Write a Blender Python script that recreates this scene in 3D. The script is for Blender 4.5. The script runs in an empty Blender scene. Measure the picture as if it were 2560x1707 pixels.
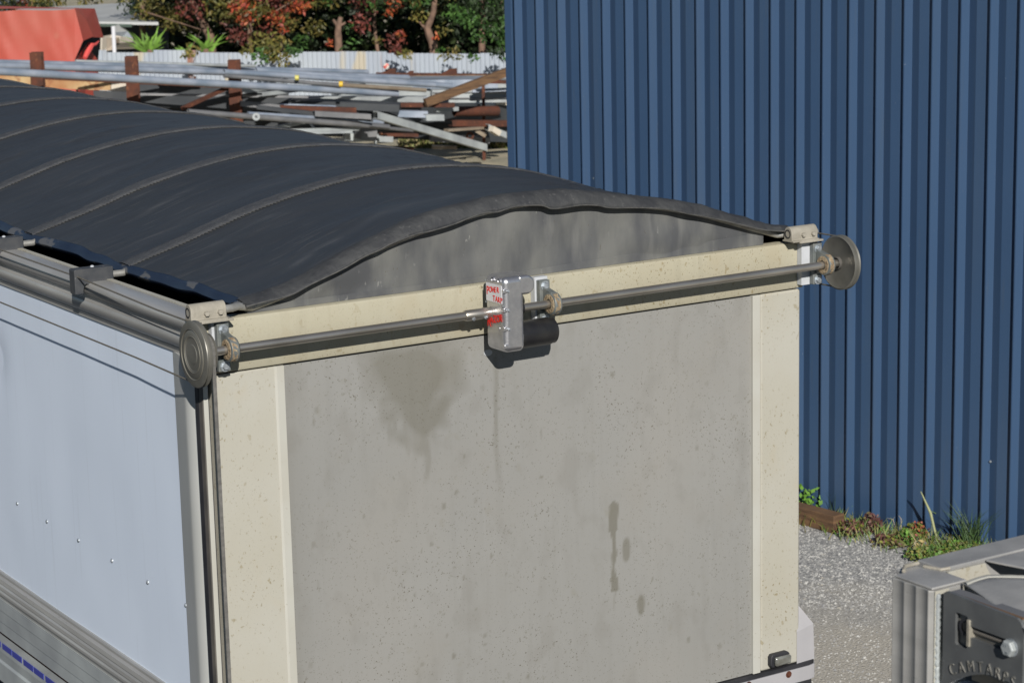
import bpy, bmesh, math, random
from mathutils import Vector, Matrix, Euler, noise
random.seed(7)
R = math.radians
S = bpy.context.scene
COL = S.collection
GZ = -2.70                      # ground level; z = 0 is the top edge of the tailgate

# ------------------------------------------------------------------ camera
CX, CY, CZ, YAW, PIT, ROL, FPX = -2.96, -6.4373, 1.3465, 0.5654, 0.2021, -0.0230, 5665.1
FW = Vector((math.sin(YAW)*math.cos(PIT), math.cos(YAW)*math.cos(PIT), -math.sin(PIT)))
_r = Vector((math.cos(YAW), -math.sin(YAW), 0)); _u = _r.cross(FW)
RT = _r*math.cos(ROL) + _u*math.sin(ROL); UP = -_r*math.sin(ROL) + _u*math.cos(ROL)
cd = bpy.data.cameras.new('camera'); cam = bpy.data.objects.new('camera', cd); COL.objects.link(cam)
m = Matrix((RT, UP, -FW)).transposed().to_4x4(); m.translation = Vector((CX, CY, CZ)); cam.matrix_world = m
cd.sensor_width = 36; cd.lens = FPX/2560*36; cd.clip_end = 400; cd.clip_start = .1
cd.dof.use_dof = True; cd.dof.focus_distance = 7.3; cd.dof.aperture_fstop = 10
S.camera = cam
# ------------------------------------------------------------------ light
SUN = Vector((-.352, -.8375, .456)).normalized()
w = bpy.data.worlds.new('World'); S.world = w; w.use_nodes = True
nt = w.node_tree; bg = nt.nodes['Background']
sk = nt.nodes.new('ShaderNodeTexSky'); sk.sky_type = 'NISHITA'; sk.sun_disc = False
sk.sun_elevation = math.asin(SUN.z); sk.sun_rotation = math.atan2(SUN.x, SUN.y)
sk.air_density = .8; sk.dust_density = .1; sk.ozone_density = 2.0
nt.links.new(sk.outputs[0], bg.inputs[0]); bg.inputs[1].default_value = .05
ld = bpy.data.lights.new('sun', 'SUN'); ld.energy = 5.0; ld.angle = R(.5); ld.color = (1, .955, .89)
lo = bpy.data.objects.new('sun', ld); COL.objects.link(lo)
lo.rotation_euler = (-SUN).to_track_quat('-Z', 'Y').to_euler()
S.view_settings.view_transform = 'Standard'; S.view_settings.look = 'None'
S.view_settings.exposure = 0.0; S.view_settings.gamma = 1

def at(x, y, dep):              # a point of the yard seen in direction (x, y), dep metres away
    return Vector((CX, CY, CZ)) + (FW + RT*((x-1280)/FPX) - UP*((y-853.5)/FPX))*dep
def gp(x, y, z=GZ):
    d = FW + RT*((x-1280)/FPX) - UP*((y-853.5)/FPX)
    return Vector((CX, CY, CZ)) + d*((z-CZ)/d.z)

# ------------------------------------------------------------------ helpers
class MB:
    def __init__(s): s.v = []; s.f = []; s.sm = []
    def add(s, vs, fs, smooth=False):
        o = len(s.v); s.v += [tuple(v) for v in vs]; s.f += [tuple(o+i for i in f) for f in fs]; s.sm += [smooth]*len(fs); return s
    def box(s, a, b, c=None):
        x0, y0, z0 = a; x1, y1, z1 = b
        vs = [(x0,y0,z0),(x1,y0,z0),(x1,y1,z0),(x0,y1,z0),(x0,y0,z1),(x1,y0,z1),(x1,y1,z1),(x0,y1,z1)]
        return s.add(vs, [(0,3,2,1),(4,5,6,7),(0,1,5,4),(1,2,6,5),(2,3,7,6),(3,0,4,7)])
    def bar(s, p, q, wd, ht, up=Vector((0,0,1))):
        p = Vector(p); q = Vector(q); d = (q-p).normalized(); sd = d.cross(up).normalized(); u = sd.cross(d)
        vs = []
        for c in (p, q):
            for a, b in ((-1,-1),(1,-1),(1,1),(-1,1)): vs.append(c+sd*a*wd/2+u*b*ht/2)
        return s.add(vs, [(0,1,2,3),(7,6,5,4),(0,4,5,1),(1,5,6,2),(2,6,7,3),(3,7,4,0)])
    def prism(s, poly, axis, a, b, smooth=False, caps=True):
        # poly: 2D points; extruded along axis 0/1/2 from a to b
        n = len(poly); vs = []
        for t in (a, b):
            for (p, q) in poly:
                vs.append((t,p,q) if axis == 0 else (p,t,q) if axis == 1 else (p,q,t))
        fs = [(i, (i+1) % n, n+(i+1) % n, n+i) for i in range(n)]
        s.add(vs, fs, smooth)
        if caps: s.add(vs, [tuple(range(n))[::-1], tuple(range(n, 2*n))])
        return s
    def tube(s, pts, r, n=12, caps=True, smooth=True):
        pts = [Vector(p) for p in pts]; rs = r if isinstance(r, (list, tuple)) else [r]*len(pts)
        vs = []; ref = None
        for i, p in enumerate(pts):
            d = (pts[min(i+1, len(pts)-1)] - pts[max(i-1, 0)]).normalized()
            if ref is None: ref = Vector((0,0,1)) if abs(d.z) < .9 else Vector((1,0,0))
            a = d.cross(ref).normalized(); ref = a.cross(d)
            for k in range(n):
                t = 2*math.pi*k/n; vs.append(p + (a*math.cos(t)+ref*math.sin(t))*rs[i])
        fs = [(i*n+k, i*n+(k+1) % n, (i+1)*n+(k+1) % n, (i+1)*n+k) for i in range(len(pts)-1) for k in range(n)]
        s.add(vs, fs, smooth)
        if caps: s.add(vs, [tuple(range(n))[::-1], tuple(range((len(pts)-1)*n, len(pts)*n))])
        return s
    def lathe(s, prof, o, ax, n=40, smooth=True):
        # prof: (distance along ax, radius)
        o = Vector(o); ax = Vector(ax).normalized(); ref = Vector((0,0,1)) if abs(ax.z) < .9 else Vector((1,0,0))
        a = ax.cross(ref).normalized(); b = ax.cross(a); vs = []
        for (t, r) in prof:
            for k in range(n):
                th = 2*math.pi*k/n; vs.append(o+ax*t+(a*math.cos(th)+b*math.sin(th))*r)
        fs = [(i*n+k, i*n+(k+1) % n, (i+1)*n+(k+1) % n, (i+1)*n+k) for i in range(len(prof)-1) for k in range(n)]
        return s.add(vs, fs, smooth)
    def grid(s, P, smooth=True):
        nu, nv = len(P), len(P[0])
        return s.add([p for r in P for p in r], [(i*nv+j, (i+1)*nv+j, (i+1)*nv+j+1, i*nv+j+1) for i in range(nu-1) for j in range(nv-1)], smooth)
    def build(s, name, mt, parent=None, bevel=0, segs=2, autosm=True, solid=0):
        org = wloc(parent) if parent else Vector((0,0,0))
        me = bpy.data.meshes.new(name); me.from_pydata([tuple(Vector(v)-org) for v in s.v], [], s.f)
        me.polygons.foreach_set('use_smooth', s.sm); me.validate(); me.update()
        bm = bmesh.new(); bm.from_mesh(me); bmesh.ops.remove_doubles(bm, verts=bm.verts, dist=1e-5)
        if autosm: bmesh.ops.recalc_face_normals(bm, faces=bm.faces)
        if autosm:
            for e in bm.edges:
                if len(e.link_faces) == 2 and e.calc_face_angle(0) > .7: e.smooth = False
        bm.to_mesh(me); bm.free()
        me.materials.append(mt)
        o = bpy.data.objects.new(name, me); COL.objects.link(o)
        if solid:
            md = o.modifiers.new('solid', 'SOLIDIFY'); md.thickness = solid; md.offset = 0
        if bevel:
            md = o.modifiers.new('bevel', 'BEVEL'); md.width = bevel; md.segments = segs; md.limit_method = 'ANGLE'; md.angle_limit = R(35)
            for p in me.polygons: p.use_smooth = True
            md.harden_normals = True
        if parent: o.parent = parent
        return o
def wloc(o):
    v = Vector((0,0,0))
    while o: v += o.location; o = o.parent
    return v
def tag(o, label, cat, group=None, kind=None):
    if label: o['label'] = label
    if cat: o['category'] = cat
    if group: o['group'] = group
    if kind: o['kind'] = kind
    return o
def thing(name, loc, label, cat, group=None):
    o = bpy.data.objects.new(name, None); o.empty_display_size = .1; COL.objects.link(o); o.location = loc
    return tag(o, label, cat, group)
def single(mb, name, mt, label, cat, group=None, loc=None, **k):
    # one-mesh thing with its origin at its own base
    xs = [v[0] for v in mb.v]; ys = [v[1] for v in mb.v]; zs = [v[2] for v in mb.v]
    loc = Vector(loc) if loc else Vector(((min(xs)+max(xs))/2, (min(ys)+max(ys))/2, min(zs)))
    mb.v = [tuple(Vector(v)-loc) for v in mb.v]
    o = mb.build(name, mt, None, **k); o.location = loc
    return tag(o, label, cat, group)
def bolt(parent, o, ax, r, h, mt, name='bolt', washer=True):
    b = MB(); o = Vector(o); ax = Vector(ax).normalized()
    if washer: b.lathe([(0,0),(0,r*1.5),(.002,r*1.5),(.002,0)], o, ax, 16, False)
    b.lathe([(.001,0),(.001,r),(h*.8,r),(h,r*.82),(h,0)], o, ax, 6, False)
    return b.build(name, mt, parent)

# ------------------------------------------------------------------ materials
def hexc(r, g, b): return tuple(((c/255+.055)/1.055)**2.4 if c > 10 else c/255/12.92 for c in (r, g, b))+(1,)
def mat(name, c1, c2=None, scale=5, rough=.6, metal=0, detail=6, bump=0, bscale=60, specks=(), stretch=(1,1,1), coat=0, contrast=(.35,.65), spec=.5, rvar=0, streaks=()):
    m = bpy.data.materials.new(name); m.use_nodes = True; t = m.node_tree; N = t.nodes; L = t.links
    b = N['Principled BSDF']; b.inputs['Roughness'].default_value = rough; b.inputs['Metallic'].default_value = metal
    b.inputs['Specular IOR Level'].default_value = spec
    if coat: b.inputs['Coat Weight'].default_value = coat; b.inputs['Coat Roughness'].default_value = .15
    tc = N.new('ShaderNodeTexCoord'); mp = N.new('ShaderNodeMapping'); mp.inputs['Scale'].default_value = stretch
    L.new(tc.outputs['Object'], mp.inputs['Vector'])
    def ns(sc, dt=6):
        n = N.new('ShaderNodeTexNoise'); n.inputs['Scale'].default_value = sc; n.inputs['Detail'].default_value = dt
        L.new(mp.outputs[0], n.inputs['Vector']); return n
    def ramp(src, lo, hi):
        r = N.new('ShaderNodeMapRange'); r.inputs[1].default_value = lo; r.inputs[2].default_value = hi; L.new(src, r.inputs[0]); return r.outputs[0]
    def mix(fac, a, c):
        x = N.new('ShaderNodeMix'); x.data_type = 'RGBA'
        if hasattr(fac, 'node'): L.new(fac, x.inputs[0])
        else: x.inputs[0].default_value = fac
        for v, i in ((a, 6), (c, 7)):
            if hasattr(v, 'node'): L.new(v, x.inputs[i])
            else: x.inputs[i].default_value = v
        return x.outputs[2]
    cur = c1
    n1 = ns(scale, detail)
    if c2: cur = mix(ramp(n1.outputs['Fac'], *contrast), c1, c2)
    patch = None
    for (sc, th, wd, colr, st) in specks:
        n = ns(sc, 2); f = ramp(n.outputs['Fac'], th, th+wd)
        if sc > 20:
            if patch is None: patch = ramp(ns(2.6, 3).outputs['Fac'], .38, .62)
            pm_ = N.new('ShaderNodeMath'); pm_.operation = 'MULTIPLY_ADD'; pm_.inputs[1].default_value = .85; pm_.inputs[2].default_value = .15; L.new(patch, pm_.inputs[0])
            pq = N.new('ShaderNodeMath'); pq.operation = 'MULTIPLY'; L.new(pm_.outputs[0], pq.inputs[0]); L.new(f, pq.inputs[1]); f = pq.outputs[0]
        mu = N.new('ShaderNodeMath'); mu.operation = 'MULTIPLY'; mu.inputs[1].default_value = st; L.new(f, mu.inputs[0])
        cur = mix(mu.outputs[0], cur, colr)
    for (stv, sc, th, wd, colr, st) in streaks:
        m2 = N.new('ShaderNodeMapping'); m2.inputs['Scale'].default_value = stv; L.new(tc.outputs['Object'], m2.inputs['Vector'])
        n = N.new('ShaderNodeTexNoise'); n.inputs['Scale'].default_value = sc; n.inputs['Detail'].default_value = 5; L.new(m2.outputs[0], n.inputs['Vector'])
        f = ramp(n.outputs['Fac'], th, th+wd); mu = N.new('ShaderNodeMath'); mu.operation = 'MULTIPLY'; mu.inputs[1].default_value = st; L.new(f, mu.inputs[0])
        cur = mix(mu.outputs[0], cur, colr)
    if hasattr(cur, 'node'): L.new(cur, b.inputs['Base Color'])
    else: b.inputs['Base Color'].default_value = cur
    if rvar:
        r = N.new('ShaderNodeMapRange'); r.inputs[1].default_value = .3; r.inputs[2].default_value = .7
        r.inputs[3].default_value = rough-rvar; r.inputs[4].default_value = rough+rvar; L.new(n1.outputs['Fac'], r.inputs[0]); L.new(r.outputs[0], b.inputs['Roughness'])
    if bump:
        n = ns(bscale, 4); bp = N.new('ShaderNodeBump'); bp.inputs['Strength'].default_value = bump; bp.inputs['Distance'].default_value = .01
        L.new(n.outputs['Fac'], bp.inputs['Height']); L.new(bp.outputs[0], b.inputs['Normal'])
    m['_c'] = 1
    return m
def attr_mix(m, attr, colr, mode='col'):
    # lays a per-vertex attribute (stain mask or own leaf colour) over the material's base colour
    t = m.node_tree; N = t.nodes; L = t.links; b = N['Principled BSDF']
    a = N.new('ShaderNodeAttribute'); a.attribute_name = attr
    x = N.new('ShaderNodeMix'); x.data_type = 'RGBA'; inp = b.inputs['Base Color']
    if inp.links: L.new(inp.links[0].from_socket, x.inputs[6])
    else: x.inputs[6].default_value = inp.default_value
    if mode == 'col':
        x.blend_type = 'MULTIPLY'; x.inputs[0].default_value = 1; L.new(a.outputs['Color'], x.inputs[7])
    else:
        L.new(a.outputs['Fac'], x.inputs[0]); x.inputs[7].default_value = colr
    L.new(x.outputs[2], inp)

speck_d = hexc(70,62,45)
M = {}
M['beige'] = mat('beige_paint', (.415,.405,.355,1), (.385,.368,.305,1), 2.5, .6, specks=((95,.655,.05,hexc(120,108,75),.8),(40,.67,.05,hexc(130,118,85),.7),(220,.68,.04,speck_d,.8),(9,.60,.25,(.40,.35,.25,1),.5)), stretch=(1,1,.8), bump=.04, bscale=90)
M['header'] = mat('header_beige', (.40,.378,.29,1), (.37,.34,.25,1), 2.5, .6, specks=((95,.65,.05,hexc(120,108,75),.85),(34,.66,.05,hexc(130,115,80),.7),(220,.66,.04,speck_d,.85),(7,.58,.2,(.36,.31,.21,1),.6)), stretch=(1,1,.8), bump=.04, bscale=90, streaks=(((1,1,.1),24,.55,.15,(.30,.275,.20,1),.35),))
M['trim'] = mat('cream_trim', (.45,.45,.41,1), (.42,.41,.36,1), 4, .5, specks=((60,.69,.05,hexc(110,95,60),.5),))
M['panelgrey'] = mat('grey_painted_panel', (.24,.24,.228,1), (.268,.267,.254,1), 1.3, .5, specks=((150,.655,.04,speck_d,.85),(60,.67,.03,hexc(110,108,98),.6),(260,.71,.03,(.55,.55,.53,1),.6),(14,.66,.10,hexc(128,126,116),.35),(3,.55,.2,(.245,.235,.21,1),.5)), contrast=(.3,.7), bump=.03, bscale=160, spec=.35, streaks=(((1,1,.06),26,.52,.2,(.20,.198,.182,1),.2),((1,1,.035),60,.60,.12,(.29,.29,.28,1),.15),((1,1,1),1.1,.5,.25,(.285,.272,.245,1),.5),((1,1,.7),9,.54,.12,(.205,.20,.183,1),.35)))
attr_mix(M['panelgrey'], 'stain', hexc(96,93,80), 'mask')
M['white'] = mat('white_gloss_sheet', (.75,.84,.97,1), (.73,.82,.95,1), 1.5, .28, spec=.5, bump=.03, bscale=1.6, coat=.3, streaks=(((1,1,.05),30,.60,.1,(.52,.58,.66,1),.18),((1,1,1),200,.72,.03,(.2,.2,.2,1),.5)))
M['alu'] = mat('weathered_aluminium', (.50,.495,.475,1), (.34,.335,.32,1), 3, .42, .4, stretch=(3,.6,6), specks=((40,.66,.1,(.12,.12,.12,1),.5),), rvar=.08, contrast=(.3,.7))
M['aludark'] = mat('dirty_aluminium', (.30,.30,.29,1), (.16,.155,.14,1), 6, .5, .4, stretch=(1,.5,3))
M['alutop'] = mat('sooty_aluminium_top', (.46,.455,.44,1), (.31,.31,.305,1), 7, .5, .35, bump=.08, bscale=120, specks=((150,.66,.05,(.6,.6,.57,1),.6),))
M['postgrey'] = mat('anodised_post', (.50,.51,.495,1), (.45,.46,.44,1), 2, .36, .08)
M['rubber'] = mat('black_rubber', (.015,.016,.02,1), (.03,.03,.035,1), 12, .6)
M['gasket'] = mat('brown_gasket', (.12,.11,.095,1), (.07,.065,.06,1), 9, .7)
M['interior'] = mat('dark_interior', (.03,.03,.032,1), None, rough=.8)
M['tarp'] = mat('charcoal_vinyl', (.030,.034,.039,1), (.040,.045,.051,1), 2.6, .55, specks=((90,.74,.02,(.25,.25,.25,1),.5),(30,.60,.25,(.05,.053,.058,1),.55)), stretch=(.7,2.4,1), bump=.45, bscale=7, contrast=(.3,.7), spec=.35, streaks=(((.5,2.5,1),3.5,.52,.22,(.050,.052,.056,1),.55),((.35,6,1),12,.60,.08,(.095,.095,.095,1),.4),((1,1,1),1.3,.5,.2,(.032,.036,.042,1),.7)))
M['seam'] = mat('worn_grey_seam', (.062,.065,.070,1), (.044,.047,.053,1), 30, .75, specks=((90,.62,.08,(.12,.118,.112,1),.6),), bump=.5, bscale=90)
M['hem'] = mat('worn_hem', (.027,.029,.033,1), (.046,.048,.050,1), 14, .72, specks=((60,.64,.1,(.12,.118,.115,1),.5),), bump=.6, bscale=35)
M['hemlip'] = mat('pale_hem_lip', (.085,.083,.078,1), (.045,.046,.046,1), 40, .75)
M['flap'] = mat('grey_flap', (.132,.134,.127,1), (.070,.073,.078,1), 3.5, .7, stretch=(2.2,1,.9), specks=((70,.70,.04,speck_d,.8),(30,.70,.06,(.3,.3,.28,1),.5)), bump=.2, bscale=8, contrast=(.38,.6), streaks=(((1,1,.15),14,.55,.12,(.20,.20,.19,1),.35),((1,1,.6),5,.52,.2,(.075,.08,.09,1),.5)))
M['navy'] = mat('navy_valance', (.012,.02,.04,1), (.02,.03,.05,1), 8, .4, specks=((16,.60,.03,(.10,.10,.10,1),.9),), stretch=(1,.5,1))
M['steel'] = mat('stainless_shaft', (.56,.53,.48,1), (.42,.39,.34,1), 18, .34, .88, stretch=(.3,1,1))
M['castalu'] = mat('cast_aluminium', (.66,.66,.68,1), (.50,.50,.52,1), 30, .36, .9, bump=.05, bscale=140, rvar=.06)
M['zinc'] = mat('zinc_bolt', (.50,.54,.58,1), (.25,.28,.30,1), 60, .45, .6)
M['bearing'] = mat('grey_bearing', (.13,.15,.15,1), (.20,.21,.20,1), 30, .5, .3)
M['grease'] = mat('brown_grease', (.20,.14,.085,1), (.36,.29,.19,1), 60, .8, bump=.8, bscale=120)
M['plastic'] = mat('white_spacer', (.50,.52,.55,1), (.44,.46,.48,1), 20, .5)
M['clamp'] = mat('dusty_cast_clamp', (.36,.335,.28,1), (.27,.25,.205,1), 18, .62, .1, bump=.2, bscale=90)
M['pulley'] = mat('dull_pulley', (.205,.20,.178,1), (.14,.137,.12,1), 10, .42, .4)
M['pulleyrim'] = mat('worn_ring', (.34,.32,.26,1), None, rough=.4, metal=.6)
M['belt'] = mat('grey_webbing', (.15,.145,.135,1), (.10,.097,.09,1), 60, .85)
M['cable'] = mat('dirty_cable', (.22,.20,.165,1), (.13,.12,.10,1), 200, .6, .4)
M['black'] = mat('black_motor_paint', (.012,.012,.014,1), (.02,.02,.02,1), 30, .42, bump=.05, bscale=200)
M['nylon'] = mat('grey_nylon_block', (.034,.038,.045,1), (.06,.062,.065,1), 25, .6, specks=((50,.68,.04,(.3,.3,.3,1),.6),))
M['label'] = mat('white_label', (.62,.62,.64,1), None, rough=.35)
M['red'] = mat('red_ink', (.65,.02,.015,1), None, rough=.4)
M['tube'] = mat('galvanised_bow', (.42,.42,.40,1), (.30,.29,.26,1), 25, .45, .5)
M['lens'] = mat('smoky_clear_lens', (.30,.31,.29,1), (.16,.16,.14,1), 30, .08, .4, coat=.5)
M['fair'] = mat('light_grey_plastic', (.40,.395,.41,1), (.36,.355,.37,1), 6, .5)
M['rust'] = mat('rusty_steel', (.10,.03,.014,1), (.055,.02,.012,1), 9, .85, specks=((20,.62,.1,(.25,.10,.04,1),.6),))
M['rustor'] = mat('orange_rust_sheet', (.34,.15,.06,1), (.46,.33,.17,1), 2.5, .8, specks=((6,.58,.08,(.22,.07,.03,1),.7),))
M['galv'] = mat('galvanised_pipe', (.22,.27,.34,1), (.36,.40,.47,1), 3, .4, .25, rvar=.1)
M['galvw'] = mat('pale_galvanised', (.40,.43,.43,1), (.28,.30,.31,1), 4, .45, .1)
M['galvd'] = mat('dull_grey_steel', (.15,.155,.165,1), (.24,.24,.245,1), 4, .55, .4)
M['dark'] = mat('dark_steel', (.03,.035,.042,1), (.055,.06,.065,1), 3, .6, .2)
M['tanpipe'] = mat('tan_tube', (.32,.27,.21,1), (.24,.19,.14,1), 5, .5, .3)
M['wood'] = mat('weathered_timber', (.17,.095,.045,1), (.08,.045,.025,1), 4, .85, stretch=(1,1,9), bump=.4, bscale=20)
M['bark'] = mat('grey_brown_bark', (.21,.13,.09,1), (.11,.07,.05,1), 8, .9, bump=.6, bscale=20)
M['redtarp'] = mat('faded_red_tarp', (.42,.065,.045,1), (.38,.11,.075,1), .9, .6, specks=((2.2,.60,.14,(.42,.22,.15,1),.6),), bump=.5, bscale=1.5, contrast=(.35,.7))
M['roof'] = mat('grey_roof_iron', (.50,.51,.50,1), (.42,.43,.43,1), 1.5, .6)
M['cream'] = mat('cream_wall', (.62,.57,.48,1), (.52,.46,.38,1), 1.5, .8)
M['green'] = mat('dark_green_paint', (.015,.04,.025,1), None, rough=.6)
M['blue'] = mat('blue_sheet', (.03,.08,.38,1), None, rough=.5)
M['tape'] = mat('blue_marking_tape', (.05,.06,.30,1), None, rough=.4)
def leafmat(name):
    m = mat(name, (1,1,1,1), (.75,.75,.75,1), 6, .55, spec=.3); attr_mix(m, 'leafcol', None, 'col')
    b = m.node_tree.nodes['Principled BSDF']
    return m
M['leaf'] = leafmat('leaf')
# blue coated cladding
M['clad'] = mat('blue_coated_steel', (.034,.069,.135,1), (.038,.075,.144,1), .8, .32, spec=.55, specks=((90,.76,.02,(.5,.5,.5,1),.4),), streaks=(((1,1,.04),9,.5,.2,(.045,.075,.125,1),.5),((1,1,.1),30,.6,.1,(.05,.075,.115,1),.3)))
# corrugated fence iron: galvanised with rust patches in upright runs
M['fence'] = mat('old_corrugated_iron', (.42,.46,.50,1), (.34,.38,.44,1), 1.2, .5, .1, stretch=(1,1,.25), specks=((2.2,.60,.05,(.48,.42,.30,1),.8),(3.1,.63,.04,(.28,.10,.04,1),.85)), streaks=(((1,1,.1),9,.55,.1,(.30,.32,.35,1),.6),))

# ground: one sheet of crushed rock, dirt and dry grass
gm = bpy.data.materials.new('gravel_yard'); gm.use_nodes = True; t = gm.node_tree; N = t.nodes; L = t.links
b = N['Principled BSDF']; b.inputs['Roughness'].default_value = .9; b.inputs['Specular IOR Level'].default_value = .2
geo = N.new('ShaderNodeNewGeometry')
def gnoise(sc, d=5):
    n = N.new('ShaderNodeTexNoise'); n.inputs['Scale'].default_value = sc; n.inputs['Detail'].default_value = d; L.new(geo.outputs['Position'], n.inputs['Vector']); return n.outputs['Fac']
def gr(src, lo, hi):
    r = N.new('ShaderNodeMapRange'); r.inputs[1].default_value = lo; r.inputs[2].default_value = hi; L.new(src, r.inputs[0]); return r.outputs[0]
def gmix(f, a, c):
    x = N.new('ShaderNodeMix'); x.data_type = 'RGBA'; L.new(f, x.inputs[0])
    for v, i in ((a,6),(c,7)):
        if hasattr(v, 'node'): L.new(v, x.inputs[i])
        else: x.inputs[i].default_value = v
    return x.outputs[2]
vo = N.new('ShaderNodeTexVoronoi'); vo.inputs['Scale'].default_value = 75; L.new(geo.outputs['Position'], vo.inputs['Vector'])
sepc = N.new('ShaderNodeSeparateColor'); L.new(vo.outputs['Color'], sepc.inputs[0])
stone = gmix(gr(sepc.outputs[0], 0, 1), (.20,.20,.20,1), (.46,.455,.43,1))
dirt = gmix(gr(gnoise(60), .3, .7), (.36,.335,.285,1), (.48,.45,.39,1))
sx = N.new('ShaderNodeSeparateXYZ'); L.new(geo.outputs['Position'], sx.inputs[0])
# the wheel-packed strip in front is dirt, the loose stone lies by the wall
md = N.new('ShaderNodeMath'); md.operation = 'MULTIPLY_ADD'; md.inputs[1].default_value = .75; L.new(sx.outputs[0], md.inputs[0])
yy = N.new('ShaderNodeMath'); yy.operation = 'MULTIPLY'; yy.inputs[1].default_value = .65; L.new(sx.outputs[1], yy.inputs[0]); L.new(yy.outputs[0], md.inputs[2])
wob = N.new('ShaderNodeMath'); wob.operation = 'MULTIPLY_ADD'; wob.inputs[1].default_value = 1.6; L.new(gnoise(1.7), wob.inputs[0]); L.new(md.outputs[0], wob.inputs[2])
base = gmix(gr(wob.outputs[0], 6.0, 6.9), dirt, stone)
far = gmix(gr(gnoise(3), .35, .65), (.44,.39,.28,1), (.31,.29,.22,1))
ff = N.new('ShaderNodeMath'); ff.operation = 'ADD'; L.new(sx.outputs[0], ff.inputs[0]); L.new(sx.outputs[1], ff.inputs[1])
# unseen ground under the trucks, darkened to cut bounced light, ends before the gravel
bounce_cut = gmix(gr(gnoise(40), .3, .7), (.035,.036,.038,1), (.055,.055,.055,1))
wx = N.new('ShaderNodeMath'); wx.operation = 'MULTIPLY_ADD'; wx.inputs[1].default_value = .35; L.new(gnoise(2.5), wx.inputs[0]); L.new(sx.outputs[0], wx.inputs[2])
base = gmix(gr(wx.outputs[0], 3.75, 3.95), bounce_cut, base)
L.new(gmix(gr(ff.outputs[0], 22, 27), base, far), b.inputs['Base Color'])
bp = N.new('ShaderNodeBump'); bp.inputs['Strength'].default_value = .5; bp.inputs['Distance'].default_value = .01
L.new(vo.outputs['Distance'], bp.inputs['Height']); L.new(bp.outputs[0], b.inputs['Normal'])
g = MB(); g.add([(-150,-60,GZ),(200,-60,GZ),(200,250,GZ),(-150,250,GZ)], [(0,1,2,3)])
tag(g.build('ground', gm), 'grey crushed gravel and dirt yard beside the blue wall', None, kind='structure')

# ------------------------------------------------------------------ blue shed
WX, WY, WT = 5.47411, 6.65832, -1.27443
WD = Vector((math.cos(WT), math.sin(WT), 0)); WN = Vector((math.sin(WT), -math.cos(WT), 0))   # WN points out towards the yard
shed = thing('steel_shed', (WX, WY, GZ), 'tall shed clad in dark blue ribbed steel sheet behind the truck', 'shed')
H0, H1 = GZ-.05, 3.4
prof = []
P = .19
for k in range(0, 44):
    s0 = k*P
    prof += [(s0+.003,.010),(s0+.006,.046),(s0+.009,.048),(s0+.015,.048),(s0+.040,.0),(s0+.098,.022),(s0+.101,.0225),(s0+.162,.0205)]
prof = [(a-.02, b) for a, b in prof]
cl = MB(); bot = [Vector((WX, WY, H0))+WD*a+WN*b for a, b in prof]; top = [p+Vector((0,0,H1-H0)) for p in bot]
n = len(bot); cl.add(bot+top, [(i, i+1, n+i+1, n+i) for i in range(n-1)])
cl.build('wall_cladding', M['clad'], shed, solid=.0012)
fl = MB()
def wbox(mb, a0, a1, n0, n1, z0, z1):
    vs = [Vector((WX, WY, z))+WD*a+WN*nn for z in (z0, z1) for a, nn in ((a0,n0),(a1,n0),(a1,n1),(a0,n1))]
    mb.add(vs, [(0,1,2,3),(7,6,5,4),(0,4,5,1),(1,5,6,2),(2,6,7,3),(3,7,4,0)])
wbox(fl, -.11, -.045, -.03, .036, H0, H1)
fl.build('corner_flashing', M['clad'], shed, bevel=.004)
bk = MB(); wbox(bk, -.105, 8.2, -6.0, -.06, H0, H1-.02); bk.build('rear_walls', M['clad'], shed)
rf = MB(); wbox(rf, -.3, 8.4, -6.2, .25, H1, H1+.12); rf.build('roof', M['roof'], shed)
for (px, py) in ((1485,446),(2476,1153),(2515,1188),(1816,478)):
    d = FW + RT*((px-1280)/FPX) - UP*((py-853.5)/FPX); o = Vector((CX, CY, CZ))
    tt = (Vector((WX,WY,0))+WN*.0125-o).dot(WN)/d.dot(WN); p = o+d*tt
    s_ = MB(); s_.lathe([(0,0),(0,.008),(.004,.008),(.006,.004),(.006,0)], p, WN, 8); s_.build('screw', M['zinc'], shed)

# ------------------------------------------------------------------ truck body
BL = 7.6
TR = Vector((1.2, 0, GZ))
truck = thing('tipper_truck', TR, 'grey and beige tipping truck body with white side sheet and arched tarp over it', 'truck')
wp = MB(); G_ = []
for i in range(201):
    y = .295+(BL-.295)*(i/200)**1.3; G_.append([])
    for j in range(41):
        z = -1.40+1.28*j/40
        o_ = .0022*noise.noise(Vector((y*1.6, z*2.1, 5)))+.0009*noise.noise(Vector((y*5, z*4, 1)))
        o_ += .010*math.exp(-((y-2.02)/.11)**2-((z+.46)/.10)**2)
        G_[-1].append((o_*min(1, (y-.295)/.1), y, z))
wp.grid(G_); wp.box((.006,.30,-1.40),(.03,BL,-.12)); wpo = wp.build('side_panel', M['white'], truck)
for i in range(22):
    r_ = MB(); r_.lathe([(0,.0085),(.003,.0075),(.0055,.004),(.006,0)], (0,.307+i*.3155,-1.022), (-1,0,0), 12); r_.build('rivet', M['zinc'], wpo)
rl = MB()
rp = [(.052,-.004),(.045,0),(-.018,0),(-.034,-.004),(-.043,-.014),(-.045,-.026),(-.040,-.040),(-.030,-.050),(-.018,-.056),(-.017,-.070),(-.024,-.074),(-.030,-.076),(-.034,-.084),(-.033,-.098),(-.024,-.114),(-.012,-.124),(-.011,-.132),(-.006,-.134),(-.006,-.148),(.03,-.148),(.052,-.148)]
rl.prism(rp, 1, .055, BL, smooth=True); rl.build('side_top_rail', M['alu'], truck)
rl2 = MB(); rl2.prism([(.030,.0005),(.049,.0005),(.049,.003),(.030,.003)], 1, .06, BL); rl2.build('rail_lip', M['beige'], truck)
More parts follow.
